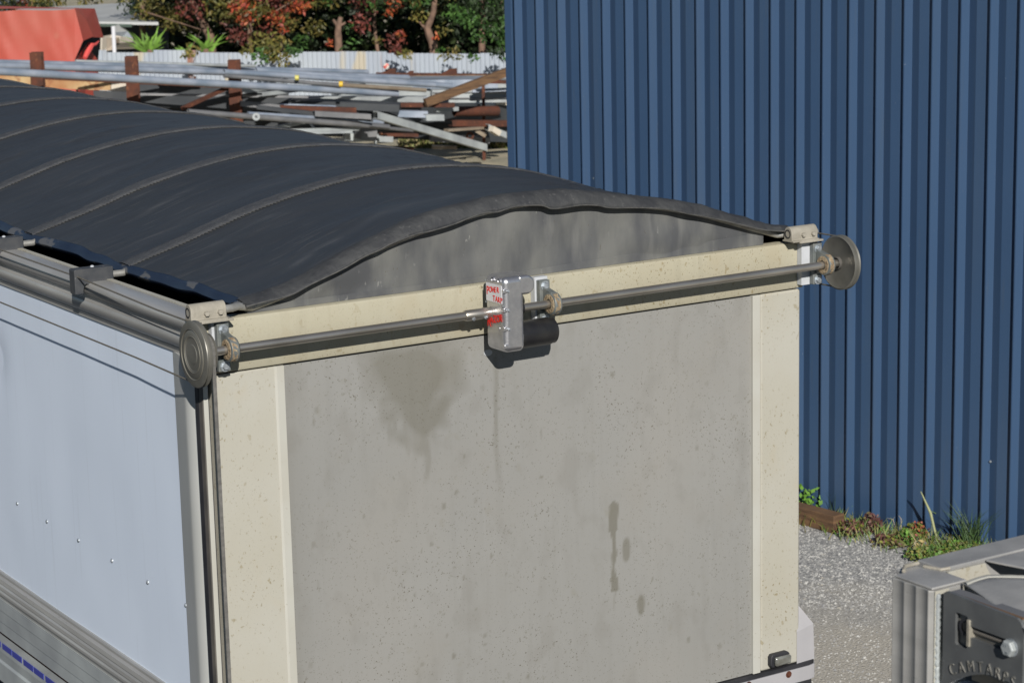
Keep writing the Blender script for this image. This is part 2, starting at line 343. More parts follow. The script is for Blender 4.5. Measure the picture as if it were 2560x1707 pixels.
# left corner post: side face, rounded nose, groove, gasket and hinge strips (section in x, y)
cp = MB(); sec = [(-.001,.305),(-.008,.270),(-.016,.225),(-.022,.19),(-.0255,.172),(-.0255,.160),(-.023,.145),(-.018,.128),(-.010,.112),(.0,.101),(.012,.095),(.03,.092),(.03,.305)]
cp.prism(sec, 2, -1.75, -.148, smooth=True); cpo = cp.build('corner_post', M['postgrey'], truck)
gs = MB(); gs.box((-.0425,.000,-1.64),(-.039,.024,-.182)); gs.build('gasket', M['gasket'], truck)
h3 = MB(); h3.box((-.044,.024,-1.64),(.02,.050,-.182)); h3.build('seal_and_shade_strip', M['rubber'], truck)
# tailgate
hd = MB(); hd.prism([(.05,-.006),(.044,0),(-.002,0),(-.010,-.003),(-.012,-.010),(-.012,-.168),(-.008,-.174),(.05,-.174)], 0, -.036, 2.405, smooth=False)
hd.build('tailgate_header', M['header'], truck, bevel=.0025)
sl = MB(); sl.box((.05,.012,-1.66),(2.39,.05,-.15)); sl.build('tailgate_core', M['rubber'], truck)
lp = MB(); lp.box((-.0388,-.004,-1.64),(-.0225,.055,-.1785)); lp.build('hinge_strip', M['trim'], truck, bevel=.002)
lp = MB(); lp.box((-.0225,.03,-1.64),(-.008,.05,-.1785)); lp.build('seal_and_shade_strip', M['rubber'], truck)  # dark strip in the groove stands in for the belt's shadow
lp = MB(); lp.box((-.0080,-.004,-1.64),(.246,.055,-.1795)); lp.build('left_tailgate_post', M['beige'], truck, bevel=.004)
lt = MB(); lt.prism([(.213,-.0042),(.220,-.009),(.2455,-.009),(.2455,.004),(.213,.004)], 2, -1.64, -.179); lt.build('left_trim_strip', M['trim'], truck)
rp_ = MB(); rp_.box((2.2095,-.004,-1.64),(2.400,.055,-.1795)); rp_.build('right_tailgate_post', M['beige'], truck, bevel=.010, segs=3)
rt = MB(); rt.box((2.1700,-.009,-1.64),(2.2050,.010,-.1795)); rt.build('right_trim_strip', M['trim'], truck, bevel=.002)
# grey centre panel with its stains
def blob(x, z, cx, cz, rx, rz, soft=.25, nz=.25, ns=9):
    d = math.sqrt(((x-cx)/rx)**2+((z-cz)/rz)**2)+nz*noise.noise(Vector((x*ns, 3.1, z*ns)))
    return max(0, min(1, (1-d)/soft+.5))
spots = [(1.596,-1.045,.018,.045,.55),(1.659,-1.267,.017,.038,.6)]
rs = random.Random(4)
for (a, c, rx, rz, s_) in ((765,115,9,22,.2),(852,425,9,15,.5),(694,543,7,13,.4),(640,985,10,18,.5),(815,870,8,12,.4),(815,918,8,10,.4),(603,870,8,12,.35),(583,752,7,9,.3),(465,1030,12,12,.3),(1057,1100,10,15,.5),(138,203,8,8,.4),(1430,227,5,5,.5),(935,528,6,7,.4),(977,768,6,7,.3),(765,722,5,6,.4),(1845,998,5,5,.4)):
    q = gp_ = Vector((CX,CY,CZ)); d = FW+RT*((850+a/2.24-1280)/FPX)-UP*((1200+c/2.24-853.5)/FPX); q = q+d*(-q.y/d.y)
    spots.append((q.x, q.z, rx/2.24/640, rz/2.24/740, s_))
for _ in range(45): spots.append((rs.uniform(.27,2.1), rs.uniform(-1.6,-.25), rs.uniform(.003,.009), rs.uniform(.004,.013), rs.uniform(.15,.45)))
drips = [(rs.uniform(.56,.88), rs.uniform(.42,.52), rs.uniform(.006,.016)) for _ in range(14)]+[(.775,.66,.013),(.765,.60,.008),(.70,.56,.007)]
def stain(x, z):
    v = .0
    v = max(v, .54*blob(x, z, .735, -.285, .185, .125, .55, .5, 9))
    v = max(v, .52*blob(x, z, .745, -.37, .115, .13, .5, .6, 14))
    v = max(v, .32*blob(x, z, .78, -.20, .16, .06, .9, .4, 8))
    for (dx, zb, wd) in drips:
        if -zb-.02 < z < -.33 and abs(x-dx-.006*math.sin(z*30)) < wd*1.6:
            v = max(v, .30*max(0, min(1, (1-abs(x-dx-.006*math.sin(z*30))/wd)*2))*max(0, min(1, (z+zb)/.05+.2)))
    # narrow dark run on the right
    if -1.28 < z < -.85:
        wd = .020 if z > -.965 else .009+.003*math.sin(z*70)
        wd = .017 if -1.19 < z < -1.14 else wd
        wd = .003 if z < -1.19 else wd
        wd *= max(0, min(1, (-.855-z)/.012)); k = 1 if z > -1.19 else max(0, 1-(-1.19-z)/.08)
        if wd > 0: v = max(v, .62*k*max(0, min(1, (wd-abs(x-1.541-.003*math.sin(z*41)))/.004+.5)))
    # drip below the gear motor
    if -.72 < z < -.26:
        v = max(v, .34*max(0, min(1, (.008-abs(x-1.055-.004*math.sin(z*14)))/.004+.5))*min(1, (z+.72)/.2))
    for (cx, cz, rx, rz, s_) in spots:
        if abs(x-cx) < rx*1.5 and abs(z-cz) < rz*1.5: v = max(v, s_*blob(x, z, cx, cz, rx, rz, .35, .1, 30))
    # faint grime near the edges
    v = max(v, .14*max(0, 1-(x-.25)/.10)) if x < .35 else v
    return v
px0, px1, pz0, pz1, st = .2465, 2.1705, -1.64, -.1815, .0075
nx = int((px1-px0)/st); nz_ = int((pz1-pz0)/st)
pm = MB(); G_ = [[(px0+(px1-px0)*i/nx, .004, pz0+(pz1-pz0)*j/nz_) for j in range(nz_+1)] for i in range(nx+1)]
pm.grid(G_); pn = pm.build('centre_panel', M['panelgrey'], truck, autosm=False)
at_ = pn.data.attributes.new('stain', 'FLOAT', 'POINT')
at_.data.foreach_set('value', [stain(v.co.x+TR.x, v.co.z+TR.z) for v in pn.data.vertices])
# weep of white sealant below the motor
ws = MB(); ws.prism([(1.028+.017*math.cos(a), -.243+.011*math.sin(a)) for a in [k*.5236 for k in range(12)]], 1, .0015, .0035); ws.build('white_paint_drip', M['plastic'], truck)
# bottom rubber seal, white strip, bolts, flap
def wrap(z0, z1, off, mt, nm, x0=.02):
    q = MB(); pts = [(x0,-.012-off),(2.44,-.012-off),(2.470,-.004-off),(2.488+off*.5,.016),(2.494+off,.05),(2.494+off,.9)]
    inn = [(2.46,.9),(2.46,.05),(2.44,.03),(x0,.03)]
    q.prism(pts+inn, 2, z0, z1); return q.build(nm, mt, truck, bevel=.002)
wrap(-1.665, -1.643, .0, M['rubber'], 'rubber_seal')
wrap(-1.715, -1.659, .006, M['fair'], 'white_bottom_strip')
for x in (.35,.62,.9,1.2,1.5,1.82,2.14,2.335): bolt(truck, (x,-.018,-1.672), (0,-1,0), .009, .008, M['rust'], 'rusty_screw')
bolt(truck, (2.50,.10,-1.66), (1,0,0), .010, .010, M['rust'], 'rusty_screw')
mf = MB(); mf.prism([(.05,-.004),(2.45,-.004),(2.485,.03),(2.485,.5),(.05,.5)], 2, -2.05, -1.70); 
mf.v = [(x+(.03 if x > 2 and z < -2 else 0), y, z) for x, y, z in mf.v]; mf.build('mud_flap', M['rubber'], truck)
# light grey moulded corner piece low on the right
fa = MB()
A = [(2.402,.03,-1.40),(2.386,-.003,-1.52),(2.386,-.003,-1.643),(2.470,.004,-1.643),(2.466,.01,-1.52)]
fa.add([(2.401,.02,-1.405),(2.385,-.006,-1.515),(2.385,-.006,-1.645),(2.478,.0,-1.645),(2.472,.0,-1.50),
        (2.402,.16,-1.37),(2.488,.12,-1.645),(2.486,.10,-1.485),(2.40,.25,-1.645),(2.40,.3,-1.40)],
       [(0,1,4),(1,2,3,4),(0,4,7),(4,3,6,7),(0,7,5),(5,7,6,8,9)])
fa.build('corner_moulding', M['fair'], truck)
# clearance lamp
lh = MB(); lh.prism([(2.250,-1.628),(2.242,-1.618),(2.242,-1.586),(2.250,-1.574),(2.324,-1.574),(2.336,-1.584),(2.336,-1.616),(2.326,-1.628)], 1, -.026, -.003)
lho = lh.build('clearance_lamp', M['rubber'], truck, bevel=.005)
le = MB(); le.prism([(2.256,-1.620),(2.256,-1.584),(2.328,-1.584),(2.332,-1.592),(2.330,-1.618)], 1, -.042, -.0265); le.build('lens', M['lens'], lho, bevel=.006, segs=3)
# left lower rails
lr = MB(); lr.prism([(.02,-1.355),(-.006,-1.358),(-.010,-1.364),(-.010,-1.374),(-.020,-1.380),(-.024,-1.395),(-.019,-1.402),(-.024,-1.409),(-.026,-1.421),(-.020,-1.429),(-.024,-1.437),(-.024,-1.448),(-.012,-1.458),(-.012,-1.47),(.02,-1.47)], 1, .31, BL, smooth=False)
lr.build('lower_side_rail', M['alu'], truck)
l2 = MB(); l2.prism([(.02,-1.47),(-.016,-1.472),(-.018,-1.520),(-.0165,-1.524),(-.0175,-1.570),(-.016,-1.574),(-.018,-1.617),(.02,-1.622)], 1, .31, BL); l2.build('outer_floor_rail', M['galvw'], truck)
l3 = MB(); l3.box((0.012,.31,-1.66),(.03,BL,-1.62)); l3.build('tape_recess', M['rust'], truck)
l4 = MB(); l4.prism([(.03,-1.652),(-.018,-1.655),(-.022,-1.70),(-.018,-1.74),(-.024,-1.75),(-.024,-1.83),(.03,-1.85)], 1, .31, BL); l4.build('chassis_rail', M['galvw'], truck)
y = .35; k = 0
while y < 5:
    q = MB(); q.box((-.0215,y,-1.684),(-.0185,y+.105,-1.660)); q.build('blue_marking_tape', M['tape'], truck)
    y += .113 if k % 2 else .125; k += 1
# inside, far side, floor, chassis and wheels
ins = MB(); ins.box((.03,.051,-1.6),(.05,BL,-.149)); ins.box((2.35,.051,-1.6),(2.40,BL,-.0)); ins.box((.03,.051,-1.62),(2.4,BL,-1.602)); ins.box((.03,BL,-1.6),(2.4,BL+.05,.0)); ins.build('inner_lining', M['interior'], truck)
rr = MB(); rr.prism([(2.35,0),(2.43,0),(2.445,-.02),(2.43,-.06),(2.43,-.12),(2.402,-.148),(2.35,-.148)], 1, .051, BL, smooth=False); rr.build('right_top_rail', M['alu'], truck)
ro = MB(); ro.box((2.4002,.056,-1.75),(2.4022,BL,-.1485)); ro.build('right_side_panel', M['white'], truck)
ch = MB(); ch.box((.8,.4,-2.05),(.9,BL-.1,-1.63)); ch.box((1.5,.4,-2.05),(1.6,BL-.1,-1.63)); ch.box((.1,.6,-1.86),(2.3,BL-.3,-1.64)); ch.build('chassis', M['rubber'], truck)
for x in (.1, 2.02):
    for y in (1.6, 2.95, 6.2):
        wl = MB(); wl.lathe([(0,.2),(0,.36),(.03,.44),(.07,.47),(.21,.47),(.25,.44),(.28,.36),(.28,.2)], (x,y,GZ+.47), (1,0,0), 40); wo = wl.build('wheel', M['rubber'], truck)
        hb = MB(); hb.lathe([(.02,.2),(.06,.19),(.06,.10),(.02,.09),(.02,0)], (x,y,GZ+.47), (1,0,0), 24); hb.build('rim', M['galvw'], wo)

# ------------------------------------------------------------------ tarp
AR = [(.10,.028),(.13,.038),(.34,.10),(.65,.195),(1.0,.262),(1.3,.281),(1.57,.262),(1.8,.222),(2.08,.135),(2.33,.045),(2.36,.035)]
def interp(T, x):
    if x <= T[0][0]: return T[0][1]
    for i in range(len(T)-1):
        if x <= T[i+1][0]:
            p0 = T[max(i-1,0)]; p1 = T[i]; p2 = T[i+1]; p3 = T[min(i+2,len(T)-1)]
            u = (x-p1[0])/(p2[0]-p1[0]); h = p2[0]-p1[0]
            m1 = (p2[1]-p0[1])/max(1e-6,(p2[0]-p0[0]))*h; m2 = (p3[1]-p1[1])/max(1e-6,(p3[0]-p1[0]))*h
            return (2*u**3-3*u*u+1)*p1[1]+(u**3-2*u*u+u)*m1+(-2*u**3+3*u*u)*p2[1]+(u**3-u*u)*m2
    return T[-1][1]
HEMB = [(.11,.030),(.157,.036),(.272,.050),(.346,.076),(.47,.115),(.55,.147),(.60,.160),(.641,.175),(.741,.198),(.80,.203),(.888,.217),(.95,.232),(1.011,.243),(1.06,.241),(1.125,.252),(1.20,.250),(1.245,.244),(1.273,.232),(1.31,.229),(1.40,.231),(1.471,.223),(1.511,.212),(1.56,.206),(1.598,.203),(1.70,.192),(1.781,.178),(1.859,.156),(1.92,.142),(1.993,.123),(2.10,.092),(2.211,.061),(2.30,.048),(2.35,.042)]
TOPF = [(.10,.040),(.128,.047),(.20,.055),(.283,.076),(.433,.133),(.604,.193),(.74,.236),(.88,.263),(1.03,.279),(1.184,.287),(1.336,.281),(1.473,.264),(1.647,.233),(1.80,.204),(1.916,.178),(2.101,.12),(2.25,.072),(2.33,.052),(2.36,.044)]
SP = .933
def frac(y): return (y-.03) % SP / SP
def tz(x, y):
    f = frac(y); s_ = math.sin(math.pi*f) if y > .03 else 0
    k_ = min(1, max(0, (y-.05)/.6)); k_ = k_*k_*(3-2*k_)
    z = interp(TOPF, x)*(1-k_)+interp(AR, x)*k_
    ed = min(1, max(0, (x-.10)/.35))*min(1, max(0, (2.36-x)/.35))
    z -= .014*s_*ed
    z += .006*noise.noise(Vector((x*3, y*3.5, .3)))*s_+.0035*noise.noise(Vector((x*9+y*4, y*9, 2)))*s_
    for (fx, fy, k1, k2) in ((2.1,1.3,2.7,.0),(-1.7,1.1,2.2,7.)):
        a_ = abs(noise.noise(Vector((x*fx+y*fy+k2, y*k1-x*.6, k2))))
        z += .011*max(0, 1-a_/.08)**2*s_*ed*max(0, noise.noise(Vector((x*1.5+k2, y*1.1, 8)))+.35)
    if y < .5: z += .006*noise.noise(Vector((x*7, y*5, 9)))*(1-y/.5)
    return z
def ex(y):                     # inward scallop of the left edge between bows
    f = frac(y); return .118+.022*math.sin(math.pi*f)+.003*math.sin(y*23)
tarp = thing('tarpaulin_cover', (1.2, 3.5, -.05), 'dark charcoal vinyl tarp stretched over the arched bows of the truck', 'tarpaulin')
ys = [.03+i*SP/32 for i in range(int(7.5/SP*32))]
xs = [i/150 for i in range(151)]
G_ = []
for y in ys:
    e0 = ex(y); e1 = 2.352-.012*math.sin(math.pi*frac(y))
    G_.append([(e0+(e1-e0)*u, y, tz(e0+(e1-e0)*u, y)) for u in xs])
attr_mix(M['tarp'], 'scuff', (.13,.132,.135,1), 'mask')
tb = MB(); tb.grid(G_); fab = tb.build('fabric', M['tarp'], tarp, solid=.003, autosm=True)
sc_ = [((.36,.16),(.60,.20),.020,.6),((.60,.20),(.95,.30),.028,.35),((.90,.26),(1.25,.24),.012,.5),((.22,.55),(.42,.62),.012,.3),((.9,1.3),(1.5,1.22),.02,.3),((.35,1.5),(.8,1.62),.016,.3),((1.2,.55),(1.7,.52),.015,.3),((.5,2.3),(1.1,2.42),.02,.3),((.7,3.2),(1.3,3.25),.02,.3),((.3,.75),(.7,.80),.010,.3)]
def scuff(x, y):
    v = 0
    for (a, c, wd, st_) in sc_:
        if min(a[0],c[0])-.1 < x < max(a[0],c[0])+.1 and min(a[1],c[1])-.1 < y < max(a[1],c[1])+.1:
            dx, dy = c[0]-a[0], c[1]-a[1]; t_ = max(0, min(1, ((x-a[0])*dx+(y-a[1])*dy)/(dx*dx+dy*dy)))
            d = math.hypot(x-a[0]-dx*t_, y-a[1]-dy*t_)
            v = max(v, st_*max(0, 1-d/wd/1.8)*(.5+noise.noise(Vector((x*9, y*45, 3))))*min(1, t_*4+.1)*min(1, (1-t_)*4+.1))
    return max(0, min(1, v))
sa = fab.data.attributes.new('scuff', 'FLOAT', 'POINT'); tl = wloc(fab)
sa.data.foreach_set('value', [scuff(v.co.x+tl.x, v.co.y+tl.y) for v in fab.data.vertices])
# valance hanging along both edges
vb = MB(); G_ = []
for y in ys:
    e0 = ex(y); f = frac(y); w_ = .026+.012*math.sin(math.pi*f)+.003*noise.noise(Vector((0,y*9,0))); z0 = tz(e0, y)
    G_.append([(e0+.001, y, z0+.003), (e0-.010, y, z0-.004), (e0-.018-.004*math.sin(math.pi*f), y, z0-w_*.6), (e0-.016, y, z0-w_)])
vb.grid(G_); vb.build('valance', M['navy'], tarp, solid=.003)
vb = MB(); G_ = [[(2.352-.012*math.sin(math.pi*frac(y)), y, .040), (2.363, y, .03), (2.366, y, .008)] for y in ys]; vb.grid(G_); vb.build('valance', M['navy'], tarp, solid=.003)
# seam bands over each bow, with a frayed stitched edge on the near side
for k in range(1, 8):
    yb = .03+SP*k; sb = MB(); G_ = []
    for i in range(141):
        x = ex(yb)+.002+(2.348-ex(yb))*i/140
        wv = .004*noise.noise(Vector((x*8, k*3.3, 0))); ln = .003*noise.noise(Vector((x*40, k*5.1, 1)))
        zt = tz(x, yb)+.0035
        G_.append([(x, yb+.042+wv, tz(x, yb+.042)+.0025), (x, yb+.037+wv, zt+.0025), (x, yb+.005, zt+.0040+.0008*math.sin(x*60)), (x, yb-.026+wv, zt+.0035), (x, yb-.044+wv+ln, zt+.0035), (x, yb-.052+wv+ln, tz(x, yb-.052)+.0025)])
    sb.grid(G_); so = sb.build('seam_band', M['seam'], tarp)
    stb = MB()
    for i in range(150):
        x = ex(yb)+.02+(2.30-ex(yb))*i/150; l = rs.uniform(.006,.016)
        if noise.noise(Vector((x*3, k*7, 0))) < -.12: continue
        y0 = yb-.052; p = (x, y0, tz(x, y0)+.005); q = (x+.008, y0-l, tz(x+.008, y0-l)+.0035)
        stb.bar(p, q, .004, .002)
    tag(stb.build('stitching', M['hemlip'], so), None, None, kind='stuff')
# front hem
hm = MB(); G_ = []; lipg = []
for i in range(181):
    x = .112+(2.352-.112)*i/180; zb = interp(HEMB, x); zt = max(tz(x,.03), zb+.012)
    cr = .0035*noise.noise(Vector((x*16, 0, 0)))+.002*noise.noise(Vector((x*50, 4, 0)))
    puck = .008*max(0, math.exp(-((x-1.27)/.03)**2))+.006*math.exp(-((x-1.52)/.03)**2)+.005*math.exp(-((x-.95)/.03)**2)
    G_.append([(x,.040,tz(x,.04)+.002),(x,.034,tz(x,.034)+.005),(x,.02,zt+.006+cr),(x,.0,zt+.001+cr-puck*.4),(x,-.014,zt*.62+zb*.38+.004-cr),(x,-.024,zt*.3+zb*.7+cr*1.5-puck*.3),(x,-.030,zb+.003)])
    lipg.append([(x,-.0305,zb+.0045),(x,-.0325,zb+.002),(x,-.0315,zb-.0005),(x,-.024,zb+.0)])
hm.grid(G_); hmo = hm.build('front_hem', M['hem'], tarp, solid=.003)
lb = MB(); lb.grid(lipg); lb.build('hem_lip', M['hemlip'], hmo)
# bunched corner of the hem by the left clamp
bc = MB(); G_ = []
for i in range(25):
    u = i/24; G_.append([(.09+.19*u+.01*math.sin(j), -.022+.075*j/9, .030+.05*u*.6+.010*math.sin(j*1.3+u*9)*(1-u)+.004*noise.noise(Vector((u*8,j,0)))) for j in range(10)])
bc.grid(G_); bc.build('bunched_corner', M['hem'], tarp, solid=.002)
# grey end flap closing the arch
ef = MB(); G_ = []
for i in range(121):
    x = .135+(2.24-.135)*i/120; zt = interp(TOPF, min(max(x,.14),2.32))-.012
    col_ = []
    for j in range(19):
        v = j/18; z = -.02+(zt+.02)*v
        yy_ = .024+.012*math.sin(math.pi*v)*noise.noise(Vector((x*3.2, v*1.3, 4)))*1.6+.004*noise.noise(Vector((x*11, v*3, 1)))-.010*v
        col_.append((x, yy_, z))
    G_.append(col_)
ef.grid(G_); efo = ef.build('end_flap', M['flap'], tarp, solid=.002)
fh = MB(); G_ = []
for i in range(100):
    x = .137+(2.238-.137)*i/99; h_ = .020+.026*max(0, (x-1.2)/1.04)+.008*max(0, (.5-x))
    G_.append([(x, .0185, h_), (x, .0165, h_-.002), (x, .0165, .001)])
fh.grid(G_); fh.build('flap_hem', M['flap'], efo)

# ------------------------------------------------------------------ bows
def bow(y, label, front=False):
    b_ = thing('tarp_bow', (1.2, y, .0), label, 'bow', 'galvanised bows under the tarp')
    pts = []
    if front: pts += [(-.03,-.045,.038),(.03,-.045,.038),(.06,-.040,.037),(.085,-.02,.036)]
    else: pts += [(.0,y,.014),(.10,y,.014)]
    for i in range(21):
        x = .15+(2.30-.15)*i/20; pts.append((x, y, min(interp(AR, x), interp(TOPF, x) if front else 9)-(.024 if front else .018)))
    if front: pts += [(2.325,-.01,.034),(2.35,-.030,.036),(2.38,-.045,.037),(2.44,-.045,.038)]
    else: pts += [(2.35,y,.014),(2.42,y,.014)]
    q = MB(); q.tube(pts, .0125, 14); q.build('tube', M['tube'], b_)
    if not front:
        for sgn, x0 in ((1, 0), (-1, 2.40)):
            X = lambda v: x0+sgn*v
            g_ = MB(); poly = [(X(-.089),.044),(X(-.084),.048),(X(.056),.047),(X(.056),-.019),(X(-.030),-.016),(X(-.045),-.006),(X(-.054),-.010),(X(-.059),-.040),(X(-.089),-.040)]
            g_.prism(poly if sgn > 0 else poly[::-1], 1, y-.025, y+.025); go = g_.build('guide_block', M['nylon'], b_, bevel=.004)
            s_ = MB(); s_.lathe([(0,0),(0,.007),(.003,.007),(.006,.003),(.006,0)], (X(-.012), y, .048), (0,0,1), 10); s_.build('screw', M['plastic'], go)
    return b_
bow(.012, 'front bow tube clamped at both ends behind the tailgate header', True)
bow(.93, 'first sliding bow with grey guide block, nearer to the left pulley')
bow(1.80, 'second sliding bow whose grey guide block meets the left picture edge')
for k in range(3, 8): 
    pass

# ------------------------------------------------------------------ tarp drive
DZ, DY = -.0795, -.106
drv = thing('tarp_drive', (1.2, DY, -.2), 'motorised steel shaft with pulleys and bearings along the beige header', 'tarp winder')
q = MB(); q.tube([(-.11,DY,DZ),(.90,DY,DZ)], .0142, 24); q.build('shaft', M['steel'], drv)
q = MB(); q.tube([(1.07,DY,DZ),(2.51,DY,DZ)], .0142, 24); q.build('shaft', M['steel'], drv)
q = MB(); q.lathe([(0,0),(0,.0165),(.003,.0185),(.098,.0185),(.100,.0205),(.112,.0205),(.112,0)], (.873,DY,DZ), (1,0,0), 28); cpl = q.build('coupling', M['steel'], drv)
for x in (.897,.945): bolt(cpl, (x,DY-.018*.9,DZ-.018*.5), (0,-.87,-.5), .0065, .007, M['zinc'], washer=False)
# gearbox: rounded casting, lid with screw lugs
gb = MB()
gx0, gx1, gy0, gy1, gz0, gz1 = .975, 1.058, -.192, -.070, -.208, .048
gb.box((gx0,gy0,gz0),(gx1,gy1,gz1)); gbo = gb.build('gearbox', M['castalu'], drv, bevel=.021, segs=6)
q = MB(); q.prism([(1.035,-.018),(1.080,-.018),(1.100,-.002),(1.101,.020),(1.094,.036),(1.078,.0475),(1.035,.0478)], 1, gy0+.0005, gy1-.001); q.build('gearbox_head', M['castalu'], gbo, bevel=.010, segs=4)
# lower corner taper and ribs of the casting
for z in (.002,-.062,-.126,-.185):
    q = MB(); q.box((.9735,gy0+.001,z-.009),(.998,gy0+.016,z+.009)); q.build('screw_lug', M['castalu'], gbo, bevel=.005, segs=2)
for z in (.002,-.062,-.126): bolt(gbo, (.992,gy0-.0005,z), (0,-1,0), .0045, .005, M['zinc'], 'screw', False)
for y in (-.165,-.125): 
    q = MB(); q.lathe([(0,.009),(.010,.009),(.012,.006),(.012,0)], (.973,y,.034), (1,0,.2), 14); q.build('casting_boss', M['castalu'], gbo)
q = MB(); q.box((.9725,-.182,-.041),(.9749,-.084,.020)); plo = q.build('label_plate', M['label'], gbo, bevel=.0008)
for y, z in ((-.186,.026),(-.080,.026),(-.186,-.047),(-.080,-.047)): bolt(gbo, (.975,y,z), (-1,0,0), .0035, .002, M['zinc'], 'screw', False)
def text(body, size, loc, xdir, ydir, mt, parent, name='lettering', ext=.0004, shear=0, sx=1, offset=0):
    c = bpy.data.curves.new('t', 'FONT'); c.body = body; c.size = size; c.extrude = ext; c.shear = shear; c.align_x = 'LEFT'; c.offset = offset
    o = bpy.data.objects.new('t', c); COL.objects.link(o)
    dg = bpy.context.evaluated_depsgraph_get(); me = bpy.data.meshes.new_from_object(o.evaluated_get(dg))
    bpy.data.objects.remove(o); bpy.data.curves.remove(c)
    X = Vector(xdir).normalized(); Z = X.cross(Vector(ydir)).normalized(); Y = Vector(ydir)
    mm = Matrix((X*sx, Y, Z)).transposed().to_4x4(); mm.translation = Vector(loc)-wloc(parent)
    me.transform(mm); me.materials.clear(); me.materials.append(mt); me.name = name
    o = bpy.data.objects.new(name, me); COL.objects.link(o); o.parent = parent
    return o
# label text runs towards the camera side of the box (from +y to -y)
def lettxt(word, y0, z0, size, dz, sx=.62, big=1.0, off=.0006, step=.0):
    y = y0
    for i, chh in enumerate(word):
        s_ = size*(big if i == 0 else 1)
        text(chh, s_, (.9718, y, z0+dz*i-(s_-size)*.55), (0,-1,0), (0,0,1), M['red'], gbo, sx=sx, offset=off)
        y -= size*sx*.72*(1.12 if chh in 'MW' else 1)+step
lettxt('POWER', -.088, -.011, .026, .0016, .84, 1.5, .0005)
lettxt('TARP', -.127, -.036, .026, -.0006, .84, 1, .0005)
lettxt('RAZOR', -.088, -.118, .034, .0045, .80, 1.45, .0008)
text('----', .008, (.9718,-.150,.001), (0,-1,0), (0,0,1), M['red'], gbo, sx=.7)
q = MB(); q.lathe([(0,.004),(.0,.008),(.002,.008),(.002,0)], (.9755,-.155,-.128), (-1,0,0), 14); q.build('drain_plug', M['castalu'], gbo)
q = MB(); q.lathe([(0,0),(0,.030),(.022,.030),(.030,.020),(.045,.020),(.045,0)], (1.055,DY,DZ), (1,0,0), 28); q.build('shaft_seal', M['black'], drv)
q = MB(); q.lathe([(0,.040),(.004,.050),(.012,.050),(.014,.047)], (1.057,DY-.006,-.170), (1,0,0), 28); q.build('motor_flange', M['castalu'], drv)
q = MB(); q.lathe([(0,0),(0,.047),(.128,.047),(.134,.044),(.146,.044),(.152,.036),(.153,0)], (1.070,DY-.006,-.170), (1,0,0), 40); q.build('motor', M['black'], drv)
q = MB(); q.prism([(1.055,-.215),(1.066,-.215),(1.069,-.160),(1.066,-.105),(1.055,-.105)], 1, DY-.045, DY-.035); q.build('mount_lug', M['castalu'], drv, bevel=.002)
# bearings on their white spacers
def bearing(x0, xs0, xs1, zt=.0):
    b_ = MB(); b_.box((x0-.020,-.062,-.158),(x0+.022,-.040,.001+zt-.006))
    b_.lathe([(-.016,.022),(-.016,.036),(-.012,.039),(.012,.039),(.016,.036),(.016,.022)], (x0+.004,DY,DZ), (1,0,0), 32)
    b_.prism([(-.062,-.118),(-.115,-.105),(-.115,-.040),(-.062,-.028)], 0, x0-.008, x0+.014)
    o = b_.build('bearing', M['bearing'], drv, bevel=.004)
    s_ = MB(); s_.box((xs0,-.040,-.160),(xs1,-.0125,.004+zt)); s_.build('spacer', M['plastic'], o, bevel=.002)
    g_ = MB(); G_ = []
    for i in range(5):
        t = -.019+.034*i/4; G_.append([(x0+.004+t, DY+(.0395+.004*noise.noise(Vector((i*1.7,k*.9,x0)))-(.016 if i in (0,4) else 0))*math.cos(a), DZ+(.0395+.004*noise.noise(Vector((i*1.7,k*.9,x0)))-(.016 if i in (0,4) else 0))*math.sin(a)) for k, a in enumerate([math.pi*(.35+1.1*j/14) for j in range(15)])])
    g_.grid(G_)
    g_.lathe([(-.0185,.017),(-.020,.024),(-.018,.032),(-.015,.034)], (x0+.004,DY,DZ), (1,0,0), 24)
    g_.build('dried_grease', M['grease'], o)
    for z in (-.024,-.141): bolt(o, (x0+.001,-.0625,z), (0,-1,0), .0115, .012, M['zinc'])
    return o
bearing(.012, -.016, .040)
bearing(1.222, 1.196, 1.250)
bearing(2.432, 2.375, 2.452)
# left rope pulley, belt pulley, right pulley
q = MB(); q.lathe([(0,0),(0,.030),(.002,.032),(.002,.052),(.0,.054),(.0,.074),(.003,.078),(.0,.082),(.001,.098),(.003,.104),(.006,.105),(.010,.098),(.013,.095),(.016,.098),(.020,.105),(.023,.104),(.025,.098),(.025,.03),(.025,0)], (-.116,DY,DZ), (1,0,0), 72)
plo_ = q.build('pulley', M['pulley'], drv)
for rr_ in (.058,.080):
    q = MB(); q.lathe([(0,rr_-.0012),(-.0014,rr_),(0,rr_+.0012)], (-.1162,DY,DZ), (1,0,0), 64); q.build('worn_ring', M['pulleyrim'], plo_)
q = MB(); q.lathe([(0,0),(0,.060),(.003,.062),(.006,.055),(.022,.055),(.025,.062),(.028,.060),(.028,0)], (-.085,DY,DZ), (1,0,0), 48); q.build('belt_pulley', M['pulley'], drv)
q = MB(); pts = [( -.0715, DY-.057*math.cos(a), DZ+.057*math.sin(a)) for a in [math.pi*(1-j/12) for j in range(13)]]
for (x, y, z), (x2, y2, z2) in zip(pts[:-1], pts[1:]): q.bar((x,y,z),(x2,y2,z2), .016, .003, Vector((0,1,0)) if abs(y2-y) < abs(z2-z) else Vector((0,0,1)))
q.box((-.0775,DY-.0590,-1.76),(-.0655,DY-.0565,DZ)); q.build('belt', M['belt'], drv)
q = MB(); q.lathe([(0,0),(0,.022),(.002,.022),(.003,.092),(.0,.096),(.004,.102),(.010,.100),(.014,.093),(.018,.100),(.024,.102),(.026,.096),(.026,0)], (2.495,DY+.004,DZ), (1,0,0), 72); q.build('pulley', M['pulley'], drv)
